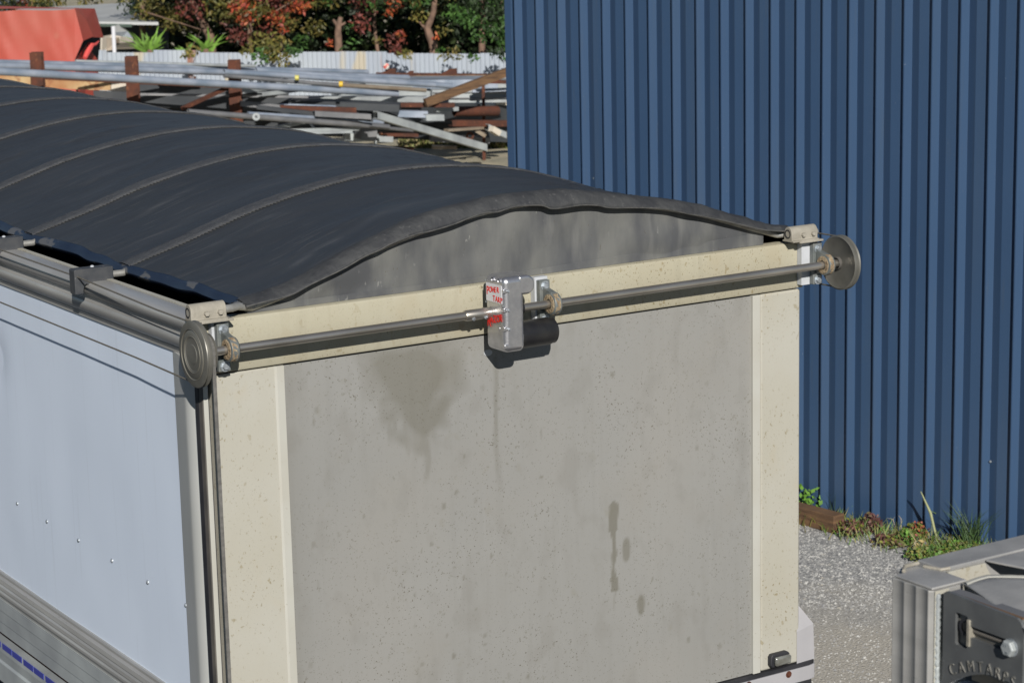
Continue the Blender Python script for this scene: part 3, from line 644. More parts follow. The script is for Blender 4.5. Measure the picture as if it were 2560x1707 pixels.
q = MB(); q.lathe([(0,.020),(.004,.024),(.010,.024)], (2.484,DY,DZ), (1,0,0), 20); q.build('weld_collar', M['gasket'], drv)
for x in (-.103, 2.509):
    xb = -.078 if x < 0 else 2.46
    q = MB(); q.tube([(x,DY,DZ+.096),(x+(.01 if x < 0 else -.008),.2,DZ+.093),(xb,.90,.023),(xb,1.8,.024),(xb,BL,.024)], .0030, 8); q.build('cable', M['cable'], drv)
    q = MB(); q.tube([(x,DY+.01,DZ-.096),(x+(.012 if x < 0 else -.012),.4,-.176),(x+(.015 if x < 0 else -.015),BL,-.172)], .0030, 8); q.build('cable', M['cable'], drv)
# bow clamps
for x0, x1, nm in ((-.096,.026,0),(2.305,2.428,1)):
    q = MB(); sec = [(-.078,.010),(-.078,.016),(-.068,.018)]+[(-.045+.023*math.cos(a), .040+.027*math.sin(a)) for a in [math.pi*(1.05-j*1.1/14) for j in range(15)]]+[(-.022,.018),(-.012,.016),(-.012,.010)]
    q.prism(sec, 0, x0, x1, smooth=True); co = q.build('bow_clamp', M['clamp'], drv, bevel=.003)
    q = MB(); q.box((x0+.030,-.080,.005),(x1+.018,-.006,.0125)); q.build('flange', M['clamp'], co, bevel=.002)
    q = MB(); q.lathe([(-.0015,.017),(-.0015,.012),(.012,.012),(.012,.0)], (x0,-.045,.040), (1,0,0), 20); q.build('bore', M['interior'] if nm else M['rubber'], co)
    for f in (.42,.80): bolt(co, (x0+(x1-x0)*f,-.066,.034), (0,-.95,.1), .009, .014, M['clamp'])

# ------------------------------------------------------------------ second truck body, cut by the frame
T2 = Vector((.0, -3.4, GZ))
tb2 = thing('tipper_trailer', T2, 'fluted aluminium corner of a second trailer body with a bolted tensioner plate', 'trailer')
q = MB()
sec = [(-.070,-3.262)]
for k_ in range(3):
    ya = -3.264-k_*.0335
    sec += [(-.0840+.0038*math.sin(math.pi*t_/6), ya-.0335*t_/6) for t_ in range(7)]
sec += [(-.080,-3.368),(-.074,-3.374),(.010,-3.374),(.014,-3.366),(.014,-3.262)]
q.prism(sec, 2, GZ+.9, -.004); po = q.build('corner_post', M['alu'], tb2, bevel=.002)
q = MB(); q.box((-.078,-3.370,-.0035),(.012,-3.264,.0015)); q.build('post_cap', M['alutop'], tb2, bevel=.002)
# bead of weld on the post's rear corner
q = MB(); pts = [(-.0685+.0012*math.sin(i*2.3), -3.3755, -.010-.0052*i) for i in range(36)]
q.tube(pts, [.0045+.0018*abs(math.sin(i*1.9)) for i in range(36)], 8); q.build('weld', M['galvw'], po)
q = MB(); q.box((-.076,-3.3762,GZ+1.0),(-.040,-3.3742,-.004)); q.build('worn_edge_strip', M['beige'], po)
# top bar of its gate and the plates below it
q = MB(); q.box((-.048,-3.3045,-.10),(-.0,-3.236,.0005)) ; q.box((.014,-3.300,-.115),(2.36,-3.228,.006)); q.build('gate_top_bar', M['alutop'], tb2, bevel=.003)
q = MB(); q.box((.016,-3.296,-1.6),(2.34,-3.25,-.117)); q.build('gate_panel', M['aludark'], tb2)
q = MB(); q.tube([(-.052,-3.262,.0035),(-.035,-3.246,.006),(-.0,-3.246,.006)], .004, 8); q.tube([(.0,-3.262,.0030),(.012,-3.298,.0030),(.03,-3.303,.004)], .0036, 8); q.build('weld_bead', M['clamp'], tb2)
# gusset web, beige in the sun
q = MB(); q.prism([(.02,.0),(.118,.0),(.124,-.012),(.150,-.052),(.150,-.075),(.02,-.075)], 1, -3.311, -3.3045); q.build('gusset', M['beige'], tb2, bevel=.001)
# folded cover sheet with a pale turned-up edge, and the plate beside the opening
FO = [(-.014,-3.388),(.007,-3.383),(.030,-3.380),(.050,-3.380),(.066,-3.390),(.083,-3.405),(.107,-3.427),(.150,-3.465),(.30,-3.60)]
q = MB(); G_ = []
for (fx, fy) in FO:
    G_.append([(fx-.09*v, fy-.34*v, .003-.012*v-.030*v*v+.008*math.sin(v*3)*(fx+.02)/.2) for v in [j/10 for j in range(11)]])
q.grid(G_); q.build('cover_sheet', M['alutop'], tb2, solid=.004)
q = MB(); G_ = [[(fx, fy+.001, -.012),(fx, fy+.002, .004),(fx-.001, fy-.004, .0075),(fx-.003, fy-.012, .0065),(fx-.004, fy-.015, .003)] for (fx, fy) in FO]
q.grid(G_); q.build('folded_edge', M['trim'], tb2)
q = MB(); q.prism([(.124,-3.306),(.131,-3.335),(.147,-3.387),(.30,-3.43),(.6,-3.43),(.6,-3.306)], 2, .0005, .0045); q.build('upper_plate', M['alutop'], tb2, bevel=.001)
# side top rail running towards the camera and side sheet
q = MB(); q.box((-.012,-5.6,-1.5),(.010,-3.376,-.20)); q.build('side_sheet', M['white'], tb2)
q = MB(); q.box((.0,-5.6,-.19),(.06,-3.40,-.075)); q.build('side_top_rail', M['aludark'], tb2)
q = MB(); q.box((2.30,-5.6,-1.6),(2.36,-3.302,-.0)); q.box((.015,-5.6,-1.62),(2.36,-3.302,-1.601)); q.box((.015,-5.65,-1.6),(2.36,-5.601,-.02)); q.build('lining', M['interior'], tb2)
q = MB(); q.box((.6,-5.5,-2.1),(.7,-3.4,-1.622)); q.box((1.6,-5.5,-2.1),(1.7,-3.4,-1.622)); q.build('chassis', M['rubber'], tb2)
for x in (.05,1.98):
    wl = MB(); wl.lathe([(0,.2),(0,.36),(.03,.44),(.07,.47),(.21,.47),(.25,.44),(.28,.36),(.28,.2)], (x,-4.6,GZ+.47), (1,0,0), 40); wl.build('wheel', M['rubber'], tb2)
# tensioner plate in the plane x = -0.066, cut out of 8 mm steel
XP = -.066
M['letter'] = mat('pale_letters', (.30,.29,.26,1), (.16,.16,.15,1), 60, .45, .3)  # letters lighter than the plate around them
M['plate'] = mat('dark_plated_steel', (.17,.178,.18,1), (.13,.136,.14,1), 14, .40, .35, bump=.04, bscale=200, specks=((90,.72,.03,(.35,.35,.35,1),.5),))
def plate_pts():
    outer = [(-3.392,-.004),(-3.392,-.186),(-3.398,-.189),(-3.404,-.184)]
    outer += [(-3.404-.185*(i/16), -.184+.022*math.sin(math.pi*(i/16))+.052*(i/16)) for i in range(1, 17)]
    outer += [(-3.602,-.135),(-3.602,-.030),(-3.600,-.016),(-3.594,-.008),(-3.585,-.003),(-3.40,.001)]
    return outer
bm = bmesh.new()
ov = [bm.verts.new((0, a, b_)) for a, b_ in plate_pts()]
slot = [(-3.425,-.036),(-3.428,-.033),(-3.455,-.033),(-3.458,-.037),(-3.458,-.046),(-3.468,-.050),(-3.560,-.050),(-3.560,-.074),(-3.468,-.072),(-3.459,-.078),(-3.458,-.094),(-3.454,-.098),(-3.429,-.097),(-3.425,-.093)]
iv = [bm.verts.new((0, a, b_)) for a, b_ in slot]
eds = [bm.edges.new((L_[i], L_[(i+1) % len(L_)])) for L_ in (ov, iv) for i in range(len(L_))]
bmesh.ops.triangle_fill(bm, edges=eds, use_beauty=True)
bmesh.ops.delete(bm, geom=[f for f in bm.faces if (lambda c: -3.56 < c.y < -3.458 and -.074 < c.z < -.05 or -3.458 < c.y < -3.425 and -.098 < c.z < -.033)(f.calc_center_median())], context='FACES')
pmb = MB(); bm.verts.index_update(); pmb.add([(XP, v.co.y, v.co.z) for v in bm.verts], [tuple(v.index for v in f.verts) for f in bm.faces]); bm.free()
tp = pmb.build('tensioner_plate', M['plate'], tb2, solid=.007)
q = MB(); q.box((-.058,-3.60,-.14),(-.050,-3.39,-.012)); q.build('backing_plate', M['aludark'], tp)
q = MB(); q.box((-.056,-3.592,-.004),(-.030,-3.396,-.0025)); q.build('plate_return', M['galvd'], tp)
q = MB(); q.box((-.0625,-3.592,-.0045),(-.0565,-3.396,-.0022)); q.build('rusty_inner_edge', M['wood'], tp)
q = MB(); pts = []
for i in range(60): pts.append((-.058, -3.462-.0018*i, -.0605))
q.tube(pts, [.0065 if i % 2 else .0055 for i in range(60)], 12); q.build('threaded_rod', M['gasket'], tp)
q = MB(); q.box((-.074,-3.466,-.090),(-.052,-3.460,-.038)); q.build('adjuster_block', M['clamp'], tp)
q = MB(); q.lathe([(.0,.0),(0,.0175),(.002,.0175),(.002,0)], (-.0700,-3.572,-.062), (-1,0,0), 28, False); q.build('washer', M['zinc'], tp)
q = MB(); q.lathe([(.002,0),(.002,.0165),(.011,.0165),(.0135,.0135),(.0135,0)], (-.0700,-3.572,-.062), (-1,0,0), 6, False); bo = q.build('hex_bolt', M['galvw'], tp, bevel=.0012)
q = MB(); q.lathe([(0,.010),(0,.0165),(.003,.0165),(.003,.010)], (-.064,-3.448,-.058), (-1,0,0), 16); q.build('nut', M['rubber'], tp)
text('8 8', .0065, (-.0838,-3.5655,-.0585), (0,-1,0), (0,0,1), M['zinc'], tp); text('TD', .006, (-.0838,-3.570,-.0715), (0,-1,0), (0,0,1), M['zinc'], tp)
LC = [(-3.421,-.147),(-3.446,-.136),(-3.473,-.126),(-3.496,-.121),(-3.519,-.119),(-3.542,-.120),(-3.563,-.122),(-3.583,-.126)]
for i, (chh, (ly, lz)) in enumerate(zip('CAMTARPS', LC)):
    ang = [.42,.34,.26,.14,.04,-.06,-.12,-.18][i]
    X = Vector((0,-math.cos(ang), math.sin(ang))); Y = Vector((0, math.sin(ang), math.cos(ang))); wd = .0135 if chh == 'M' else .0095
    p = Vector((XP-.0040, ly, lz))-X*wd-Y*.0115
    text(chh, .032, p, X, Y, M['letter'], tp, ext=.0020, sx=.80, offset=-.0008)

# ------------------------------------------------------------------ weeds, sleeper and loose stone along the blue wall
def wallpt(a, n_, z=GZ): v = Vector((WX,WY,0))+WD*a+WN*n_; v.z = z; return v
def cone(p):  # is p in the picture's gravel window
    return True
pb = MB(); rg = random.Random(11)
for i in range(9000):
    x = rg.uniform(1975,2420); y = rg.uniform(1290,1707); c_ = gp(x, y); dn = (c_-Vector((WX,WY,GZ))).dot(WN)
    if dn < .12: continue
    thr = .75*c_.x+.65*c_.y+1.6*.5
    if thr < 6.4 and rg.random() > .28: continue
    r_ = rg.uniform(.003,.0085)*(1 if rg.random() < .9 else 1.5)
    a = rg.uniform(0,6.28); sc = (rg.uniform(.7,1.3), rg.uniform(.7,1.3), rg.uniform(.5,.8))
    vs = []
    for (ux,uy,uz) in ((1,0,0),(0,1,0),(-1,0,0),(0,-1,0),(0,0,1),(.6,.6,.6),(-.5,.6,.5)):
        vs.append(c_+Vector((r_*sc[0]*(ux*math.cos(a)-uy*math.sin(a)), r_*sc[1]*(ux*math.sin(a)+uy*math.cos(a)), r_*sc[2]*uz)))
    pb.add(vs[:5], [(0,1,4),(1,2,4),(2,3,4),(3,0,4)])
po_ = pb.build('gravel', M['galvw'], autosm=False)
M['stone'] = mat('crushed_stone', (.46,.455,.43,1), (.25,.25,.25,1), 22, .85, contrast=(.42,.58), specks=((35,.62,.05,(.34,.29,.2,1),.7),)); po_.data.materials[0] = M['stone']
tag(po_, 'loose grey crushed stone scattered before the blue wall', 'gravel', kind='stuff')
# timber sleeper
a0 = gp(1905,1278); a1 = gp(2098,1330)
q = MB(); q.bar(a0+Vector((0,0,.055)), a1+Vector((0,0,.055)), .10, .115)
single(q, 'timber_sleeper', M['wood'], 'brown weathered timber sleeper lying at the foot of the blue wall', 'sleeper', bevel=.006)
def leafmesh(items):
    """items: (centre, normal-ish direction, length, width, colour) -> a mesh builder with its colours"""
    b_ = MB(); cols = []
    for (c_, d_, u_, ln, wd, colr) in items:
        d_ = d_.normalized(); s_ = d_.cross(u_).normalized(); 
        b_.add([c_-d_*ln*.5, c_+s_*wd*.5, c_+d_*ln*.5, c_-s_*wd*.5], [(0,1,2,3)]); cols += [colr]*4
    return b_, cols
def blades(items):
    b_ = MB(); cols = []
    for (p, q_, r_, wd, colr) in items:   # base, mid, tip
        sd = Vector((RT.x, RT.y, 0)).normalized()*wd*.5
        b_.add([p-sd, p+sd, q_+sd*.8, r_, q_-sd*.8], [(0,1,2,4),(4,2,3)]); cols += [colr]*5
    return b_, cols
def setcol(o, cols):
    a = o.data.color_attributes.new('leafcol', 'FLOAT_COLOR', 'POINT')
    fl_ = []
    for c in cols: fl_ += [c[0], c[1], c[2], 1]
    a.data.foreach_set('color', fl_)
def raw(mb, name, mt, parent=None, loc=None):
    org = wloc(parent) if parent else Vector(loc)
    me = bpy.data.meshes.new(name); me.from_pydata([tuple(Vector(v)-org) for v in mb.v], [], mb.f); me.materials.append(mt)
    o = bpy.data.objects.new(name, me); COL.objects.link(o)
    if parent: o.parent = parent
    else: o.location = loc
    return o
def rv(r): return Vector((r.uniform(-1,1), r.uniform(-1,1), r.uniform(-1,1)))
def weed(px, py, rad, hgt, n, cset, label, name='weed', leaf=.03, nb=0, bcol=(.1,.16,.04), blen=.3, bw=.008):
    hgt *= .72; leaf *= .8; n = int(n*1.1); blen *= .85; bw *= .75; nb = int(nb*.8)
    r = random.Random(int(px*7+py)); base = gp(px, py)
    dn = (base-Vector((WX,WY,GZ))).dot(WN)
    items = []
    for i in range(n):
        v = rv(r); 
        while v.length > 1: v = rv(r)
        c_ = base+Vector((v.x*rad, v.y*rad, abs(v.z)*hgt+.01))
        if (c_-Vector((WX,WY,GZ))).dot(WN) < .045: continue
        cc = r.choice(cset); k = r.uniform(.7,1.3)
        items.append((c_, rv(r), Vector((-.3,-.6,.8))+rv(r)*.5, leaf*r.uniform(.6,1.4), leaf*r.uniform(.5,1), tuple(x*k for x in cc)))
    b1, c1 = leafmesh(items)
    bl = []
    for i in range(nb):
        a = r.uniform(0,6.28); le_ = blen*r.uniform(.5,1.1); d_ = Vector((math.cos(a)*.5, math.sin(a)*.5, 1)).normalized()
        if d_.dot(WN) < 0: d_ = d_-WN*d_.dot(WN)*1.2
        p = base+Vector((r.uniform(-1,1)*rad*.5, r.uniform(-1,1)*rad*.5, 0)); q_ = p+d_*le_*.6; t_ = p+d_*le_+Vector((d_.x*.3*le_, d_.y*.3*le_, -le_*.12*r.random()))
        k = r.uniform(.6,1.3); bl.append((p, q_, t_, bw, tuple(x*k for x in bcol)))
    b2, c2 = blades(bl); o0 = len(b1.v); b1.v += b2.v; b1.f += [tuple(i+o0 for i in f) for f in b2.f]; b1.sm += b2.sm
    o = raw(b1, name, M['leaf'], loc=base); setcol(o, c1+c2)
    return tag(o, label, 'plant', 'weeds along the foot of the wall')
GR = [(.09,.19,.03),(.13,.26,.045),(.07,.14,.03),(.16,.17,.06)]; RD = [(.13,.055,.048),(.17,.07,.06),(.09,.04,.036),(.12,.10,.04)]; OL = [(.16,.17,.03),(.10,.13,.03),(.22,.20,.06)]
weed(2040,1278, .17,.36,560,[(.14,.30,.04),(.10,.22,.03),(.18,.36,.06)],'bright green leafy weed behind the brown timber sleeper', leaf=.045)
weed(2092,1290, .08,.12,40,OL,'thin dark grass tuft at the right end of the timber sleeper','grass_tuft', nb=34, blen=.26, bw=.006, bcol=(.05,.09,.04))
weed(2128,1335, .11,.12,230,RD+OL,'reddish brown weed patch next to the sleeper end')
weed(2180,1328, .08,.16,230,RD,'dark red leafy weed clump left of the bare ground gap')
weed(2225,1362, .12,.08,230,RD+OL,'low red weed spread over gravel in front of the wall')
weed(2290,1345, .09,.14,150,[(.35,.10,.05),(.25,.07,.05)]+OL,'orange red sprig weed below the leaning tall stalk')
weed(2262,1365, .06,.15,110,GR,'small bright green weed between the red patches')
weed(2320,1395, .16,.08,330,OL+GR,'yellow green ground weed before the long stalk', nb=30, blen=.12)
weed(2385,1388, .17,.10,330,GR+OL,'wide green weed patch nearest the second trailer', nb=40, blen=.16)
weed(2300,1385, .04,.12,30,[(.45,.36,.16)],'dry straw coloured tuft curling in the weeds','dry_tuft', nb=14, blen=.16, bw=.012, bcol=(.5,.38,.18))
weed(2430,1372, .10,.14,60,GR,'dark spiky grass clump against the blue wall at right','grass_tuft', nb=70, blen=.42, bw=.008, bcol=(.05,.09,.035))
def stalk(px, py, tx, ty, wd, colr, label, name='stalk'):
    p = gp(px, py); t_ = at(tx, ty, (p-Vector((CX,CY,CZ))).dot(FW))
    if (t_-Vector((WX,WY,0))).dot(WN) < .04: t_ += WN*(.05-(t_-Vector((WX,WY,0))).dot(WN))
    q = MB(); md_ = (p+t_)/2+Vector((.01,0,.03)); q.tube([p, md_, t_], [wd*.35, wd*.5, wd*.15], 6)
    o = single(q, name, mat(name+label[:6], colr, None, rough=.7), label, 'stalk'); return o
stalk(2345,1362,2302,1228,.018,(.30,.32,.16,1),'tall pale leaning stalk rising from the weeds')
stalk(2390,1335,2354,1262,.010,(.10,.16,.06,1),'dark green leaning stalk right of the tall pale one')
stalk(2033,1235,2014,1180,.009,(.26,.22,.15,1),'thin dry stem standing behind the green leafy weed')
stalk(2253,1330,2253,1285,.006,(.35,.30,.24,1),'short upright grey twig before a dark rib')
stalk(2240,1325,2222,1293,.006,(.30,.26,.22,1),'short forked grey twig left of the upright one')
# grass skirt: uncountable
gs_ = []; r = random.Random(5)
for i in range(900):
    b0 = wallpt(r.uniform(2.0,4.1), abs(r.gauss(0,.14))+.06); l = r.uniform(.03,.11); a = r.uniform(0,6.28)
    q_ = b0+Vector((math.cos(a)*l*.3, math.sin(a)*l*.3, l*.6)); t_ = b0+Vector((math.cos(a)*l*.7, math.sin(a)*l*.7, l)); k = r.uniform(.5,1.3)
    gs_.append((b0, q_, t_, .006, tuple(k*x for x in r.choice(GR+OL+OL))))
b_, c_ = blades(gs_); o = raw(b_, 'ground_grass', M['leaf'], loc=wallpt(3,.1)); setcol(o, c_); tag(o, 'thin grass growing in the gravel at the foot of the blue wall', 'grass', kind='stuff')

# ------------------------------------------------------------------ background yard
FD = 37.0
fl0, fl1 = at(150,128,FD), at(1420,134,FD)
fdir = (fl1-fl0); fdir.z = 0; flen = fdir.length; fdir.normalize(); fn = Vector((fdir.y,-fdir.x,0))
fence = thing('corrugated_fence', ((fl0.x+fl1.x)/2, (fl0.y+fl1.y)/2, GZ), 'pale corrugated iron fence with rust streaks behind the stacked steel', 'fence')
nseg = int(flen/.0127)
sheetw = .762; q = MB(); cur = -1; row = []
npan = int(flen/sheetw)+1
for s_ in range(npan):
    q = MB(); a = []; b2 = []; r = random.Random(s_); dz = r.uniform(-.025,.025)
    for j in range(61):
        t = s_*sheetw+j*sheetw/60; off = .011*math.sin(j*math.pi*2/6)+(.004 if s_ % 2 else 0)
        p = fl0+fdir*t+fn*off; a.append(Vector((p.x,p.y,GZ))); b2.append(Vector((p.x,p.y,fl0.z+(fl1.z-fl0.z)*t/flen+dz)))
    q.add(a+b2, [(j,j+1,61+j+1,61+j) for j in range(60)], True); q.build('fence_sheet', M['fence'], fence, autosm=False)
# red tarped load
rt0 = at(-260,24,31); rt1 = at(186,22,31); ln_ = (rt1-rt0); ln_.z = 0; L0 = ln_.length; ln_.normalize(); nn = Vector((ln_.y,-ln_.x,0))
red = thing('tarped_load', (rt0+ln_*L0*.5)-Vector((0,0,rt0.z-GZ)), 'large load wrapped in a faded red tarpaulin at the far left', 'covered load')
ztop = rt1.z
q = MB(); G_ = []
for i in range(61):
    u = i/60; col_ = []
    for j in range(31):
        v = j/30; z = GZ+.02+(ztop-GZ-.02)*v
        off = .05*noise.noise(Vector((u*7, v*2.2, 0)))+.03*noise.noise(Vector((u*16+v*5, v*4, 3)))+.05*(1-v)*math.sin(u*14)*.4
        p = rt0+ln_*(L0*u); col_.append((p.x+nn.x*off, p.y+nn.y*off, z-.03*v*v*abs(math.sin(u*9))*.6))
    G_.append(col_)
q.grid(G_)
q.build('side_sheet', M['redtarp'], red)
q = MB(); bkv = -nn*1.3
e0 = rt1.copy(); e1 = at(236,22,32.4)
q.add([rt0+Vector((0,0,0)), Vector((rt1.x,rt1.y,ztop)), Vector((e1.x,e1.y,e1.z)), rt0+bkv], [(0,1,2,3)]); q.build('top_sheet', M['redtarp'], red)
q = MB()
ep = [(186,22,31),(236,22,32.4),(258,95,32.2),(233,94,31.6),(207,103,31.05),(186,150,31),(213,48,31.35),(233,92,31.5),(243,150,32.0),(216,112,31.7),(224,118,31.6),(246,112,31.9)]
E_ = [at(*e) for e in ep]
gz_ = lambda p: Vector((p.x,p.y,GZ))
q.add([E_[0],E_[6],E_[7],E_[4],E_[5]], [(0,1,2,3,4)]); q.add([E_[0],E_[1],E_[2],E_[3],E_[6]], [(0,1,2,3,4)]); q.add([E_[6],E_[3],E_[7]], [(0,1,2)])
q.add([E_[5],E_[9],E_[8],gz_(E_[8]),gz_(E_[5])], [(0,1,2,3,4)]); q.build('end_flap', M['redtarp'], red, solid=.01, autosm=False)
q = MB(); q.tube([at(226,114,31.6), at(220,128,31.5), at(212,146,31.4)], [.05,.045,.03], 8); q.tube([at(226,114,31.6), at(238,112,31.7), at(247,104,31.9)], [.03,.02,.01], 8); q.build('loose_strap', mat('bright_pink_lining', (.70,.10,.09,1), None, rough=.6), red)
q = MB(); q.add([at(190,30,31.8), at(234,30,32.6), at(250,100,32.6), at(245,160,32.6), at(190,160,31.8)], [(0,1,2,3,4)]); q.build('dark_inside', M['interior'], red)

# sheds behind the fence at far left
def quadthing(name, polys, label, cat):
    t_ = thing(name, gz_(at(*polys[0][1][0])), label, cat)
    for (pn_, pts, mt_, th) in polys:
        q = MB(); P_ = [at(*p) for p in pts]; q.add(P_, [tuple(range(len(P_)))]); q.build(pn_, mt_, t_, solid=th, autosm=False)
    return t_
quadthing('storage_shed', [('roof', [(40,27,46),(372,7,46),(396,60,39.5),(212,58,39.5)], M['roof'], .05),
    ('wall', [(250,64,41),(420,66,42),(420,150,42),(250,150,41)], M['dark'], .05),
    ('gutter', [(214,60,39.45),(330,62,39.45),(330,69,39.45),(214,67,39.45)], M['green'], .06)], 'low shed with broad grey iron roof behind the red covered load', 'shed')
quadthing('lean_to', [('wall', [(254,92,38.6),(276,88,38.9),(300,92,39),(330,96,39.4),(330,112,39.4),(300,112,39),(290,112,38.9),(290,150,38.9),(252,150,38.6)], M['cream'], .04),
    ('iron_sheet', [(286,82,39.1),(318,79,39.6),(332,98,39.6),(334,112,39.6),(292,108,39.2)], M['fence'], .02),
    ('roof', [(284,66,39.2),(306,60,39.6),(318,80,39.6),(286,82,39.2)], M['roof'], .02),
    ('brown_board', [(266,96,38.4),(298,94,38.5),(298,109,38.5),(284,109,38.4),(284,126,38.4),(266,128,38.4)], M['tanpipe'], .02),
    ('awning', [(288,112,38.7),(340,106,39.2),(350,120,38.4),(290,122,38.2)], mat('grey_boards', (.14,.12,.09,1), None, rough=.8), .03)], 'small cream lean-to patched with iron sheets beside the grey shed', 'outbuilding')
q = MB(); q.tube([gz_(at(284,125,38.0)), at(283,66,38.0)], .035, 8); single(q, 'white_post', M['label'], 'upright white pole in front of the cream lean-to', 'post')
# pale corrugated building beyond, top left corner
hb_ = thing('far_building', gz_(at(20,20,52)), 'pale corrugated wall at the extreme top left corner', 'building')
q = MB(); p0 = at(-120,17,52); p1 = at(58,15,52); d_ = (p1-p0); n_ = 90
vs = [p0+d_*(i/n_)+Vector((RT.y,-RT.x,0))*.05*(1 if i % 2 else -1) for i in range(n_+1)]; q.add([gz_(v) for v in vs]+[v+Vector((0,0,2.2)) for v in vs], [(i,i+1,n_+1+i+1,n_+1+i) for i in range(n_)]); q.build('wall', M['fence'], hb_, autosm=False)
q = MB(); q.tube([p0+Vector((0,0,-.02)), p1+Vector((0,0,-.02))], .07, 6); q.build('base_rail', M['dark'], hb_)

# ---- steel stacks: each bar its own thing: kind, material, ends (x, y, distance), thickness
def bar(name, kind, mt_, a, b_, th, label, cat, wd=None, group=None):
    p = at(*a); q_ = at(*b_); q = MB()
    if kind == 'pipe':
        d = (q_-p).normalized()
        q.tube([p, q_], th/2, 16, caps=False)
        for s_, o_ in ((q_, d), (p, -d)): q.lathe([(0,th/2),(.002,th/2*.8),(-.25,th/2*.8),(-.25,0)], s_, o_, 16)
    elif kind == 'chan':
        d = (q_-p).normalized(); u = Vector((0,0,1)); sd = d.cross(u).normalized(); w2 = (wd or th)
        sec = [(-w2/2,-th/2),(w2/2,-th/2),(w2/2,-th/2+.01),(-w2/2+.012,-th/2+.01),(-w2/2+.012,th/2-.01),(w2/2,th/2-.01),(w2/2,th/2),(-w2/2,th/2)]
        vs = [c+sd*(-x)+u*z for c in (p, q_) for x, z in sec]; n = 8
        q.add(vs, [(i,(i+1) % n,n+(i+1) % n,n+i) for i in range(n)]+[(0,1,2,3),(0,3,4,7),(4,5,6,7),(8,11,10,9),(8,15,12,11),(12,15,14,13)])
    else: q.bar(p, q_, wd or th, th)
    return single(q, name, mt_, label, cat, group)
# rack: rust posts with cross beams
rack = thing('storage_rack', gz_(at(330,200,29.5)), 'rusty steel rack with three upright posts holding long galvanised pipes', 'rack')
for (x, y, dp) in ((91,131,28.3),(328,141,29.4),(585,150,30.6)):
    tp_ = at(x, y, dp); bt = gz_(tp_); q = MB(); s2 = Vector((RT.x,RT.y,0)).normalized(); f2 = Vector((FW.x,FW.y,0)).normalized(); hw = 15/FPX*dp
    sec = [(-hw,-.07),(hw,-.07),(hw,-.055),(.006,-.055),(.006,.055),(hw,.055),(hw,.07),(-hw,.07),(-hw,.055),(-.006,.055),(-.006,-.055),(-hw,-.055)]
    vs = [c+s2*a+f2*b3 for c in (bt, tp_) for a, b3 in sec]; n = 12
    q.add(vs, [(i,(i+1) % n,n+(i+1) % n,n+i) for i in range(n)]+[(0,1,2,3,10,11),(4,5,6,7,8,9),(12,13,14,15,22,23),(16,17,18,19,20,21),(3,4,9,10),(15,16,21,22)]); q.build('post', M['rust'], rack, autosm=True)
q = MB(); q.bar(at(95,193,28.5), at(585,217,30.8), .10, .055); q.build('cross_beam', M['rust'], rack)
q = MB(); q.bar(at(455,272,30.3), at(575,217,30.8), .05, .05); q.build('brace', M['rust'], rack)
for (x, y0, y1, dp) in ((228,184,205,28.9),(487,192,217,30.2)):
    q = MB(); q.bar(at(x,y1,dp), at(x,y0,dp), .03, .03, Vector((RT.x,RT.y,0))); q.build('stub_post', M['rust'], rack)
G1 = 'long galvanised pipes on the rack'
bar('steel_pipe','pipe',M['galv'],(-60,155,28.0),(918,181,33.5),.075,'longest top pipe lying across all three rusty posts','pipe',group=G1)
bar('steel_pipe','pipe',M['galv'],(-60,163,27.8),(1020,195,33.2),.085,'broad pale pipe just under the topmost rack pipe','pipe',group=G1)
bar('steel_pipe','pipe',M['galv'],(-60,176,27.2),(993,235,31.8),.095,'lowest blue grey pipe running down to the right on the rack','pipe',group=G1)
bar('steel_pipe','pipe',M['galvw'],(189,154,29.5),(638,166,31.5),.045,'short pale tube on top behind the middle rusty post','pipe',group=G1)
bar('steel_pipe','pipe',M['galv'],(560,180,30.2),(1086,213,32.6),.075,'mid pipe ending just short of the brown beam','pipe',group=G1)
bar('steel_pipe','pipe',M['galv'],(640,176,31.0),(1130,216,33.0),.08,'pipe whose open end touches the brown diagonal beam','pipe',group=G1)
tanp = bar('steel_pipe','pipe',M['tanpipe'],(780,209,30.8),(1064,226,32.0),.06,'tan coloured tube with a yellow cap lying under grey pipes','pipe')
dullp = bar('steel_pipe','pipe',M['galvd'],(560,190,29.9),(850,214,31.0),.055,'dull thin pipe with dark end band in the middle of the rack','pipe',group=G1)
q = MB(); p_ = at(848,211,30.6); q.lathe([(0,0),(0,.04),(.05,.04),(.05,0)], p_, RT, 14, False); q.build('yellow_cap',mat('yellow_cap',(.65,.42,.03,1),None,rough=.5),tanp)
q = MB(); p_ = at(738,195,30.4); q.lathe([(0,0),(0,.035),(.05,.035),(.05,0)], p_, RT, 14, False); q.build('yellow_tag',mat('yellow_tag',(.55,.50,.12,1),None,rough=.5),dullp)
G2 = 'steel pipes in the lower stack'
bar('steel_pipe','pipe',M['galvd'],(470,280,29.0),(972,318,31.0),.075,'lower dark pipe with bright end, nearest the tarp','pipe',group=G2)
bar('steel_pipe','pipe',M['galv'],(620,285,29.6),(957,306,31.2),.06,'short blue pipe lying right above the lower dark pipe','pipe',group=G2)
bar('steel_pipe','pipe',M['galvd'],(960,320,31.2),(1032,327,31.6),.05,'stub of grey pipe poking out right of the lower stack','pipe',group=G2)
q = MB(); q.lathe([(0,.02),(0,.05),(.02,.05),(.02,.02)], at(641,292,29.4), -Vector((FW.x,FW.y,0)), 16, False); single(q,'pipe_flange',M['galvw'],'round white ring standing on the lower dark pipe','flange')
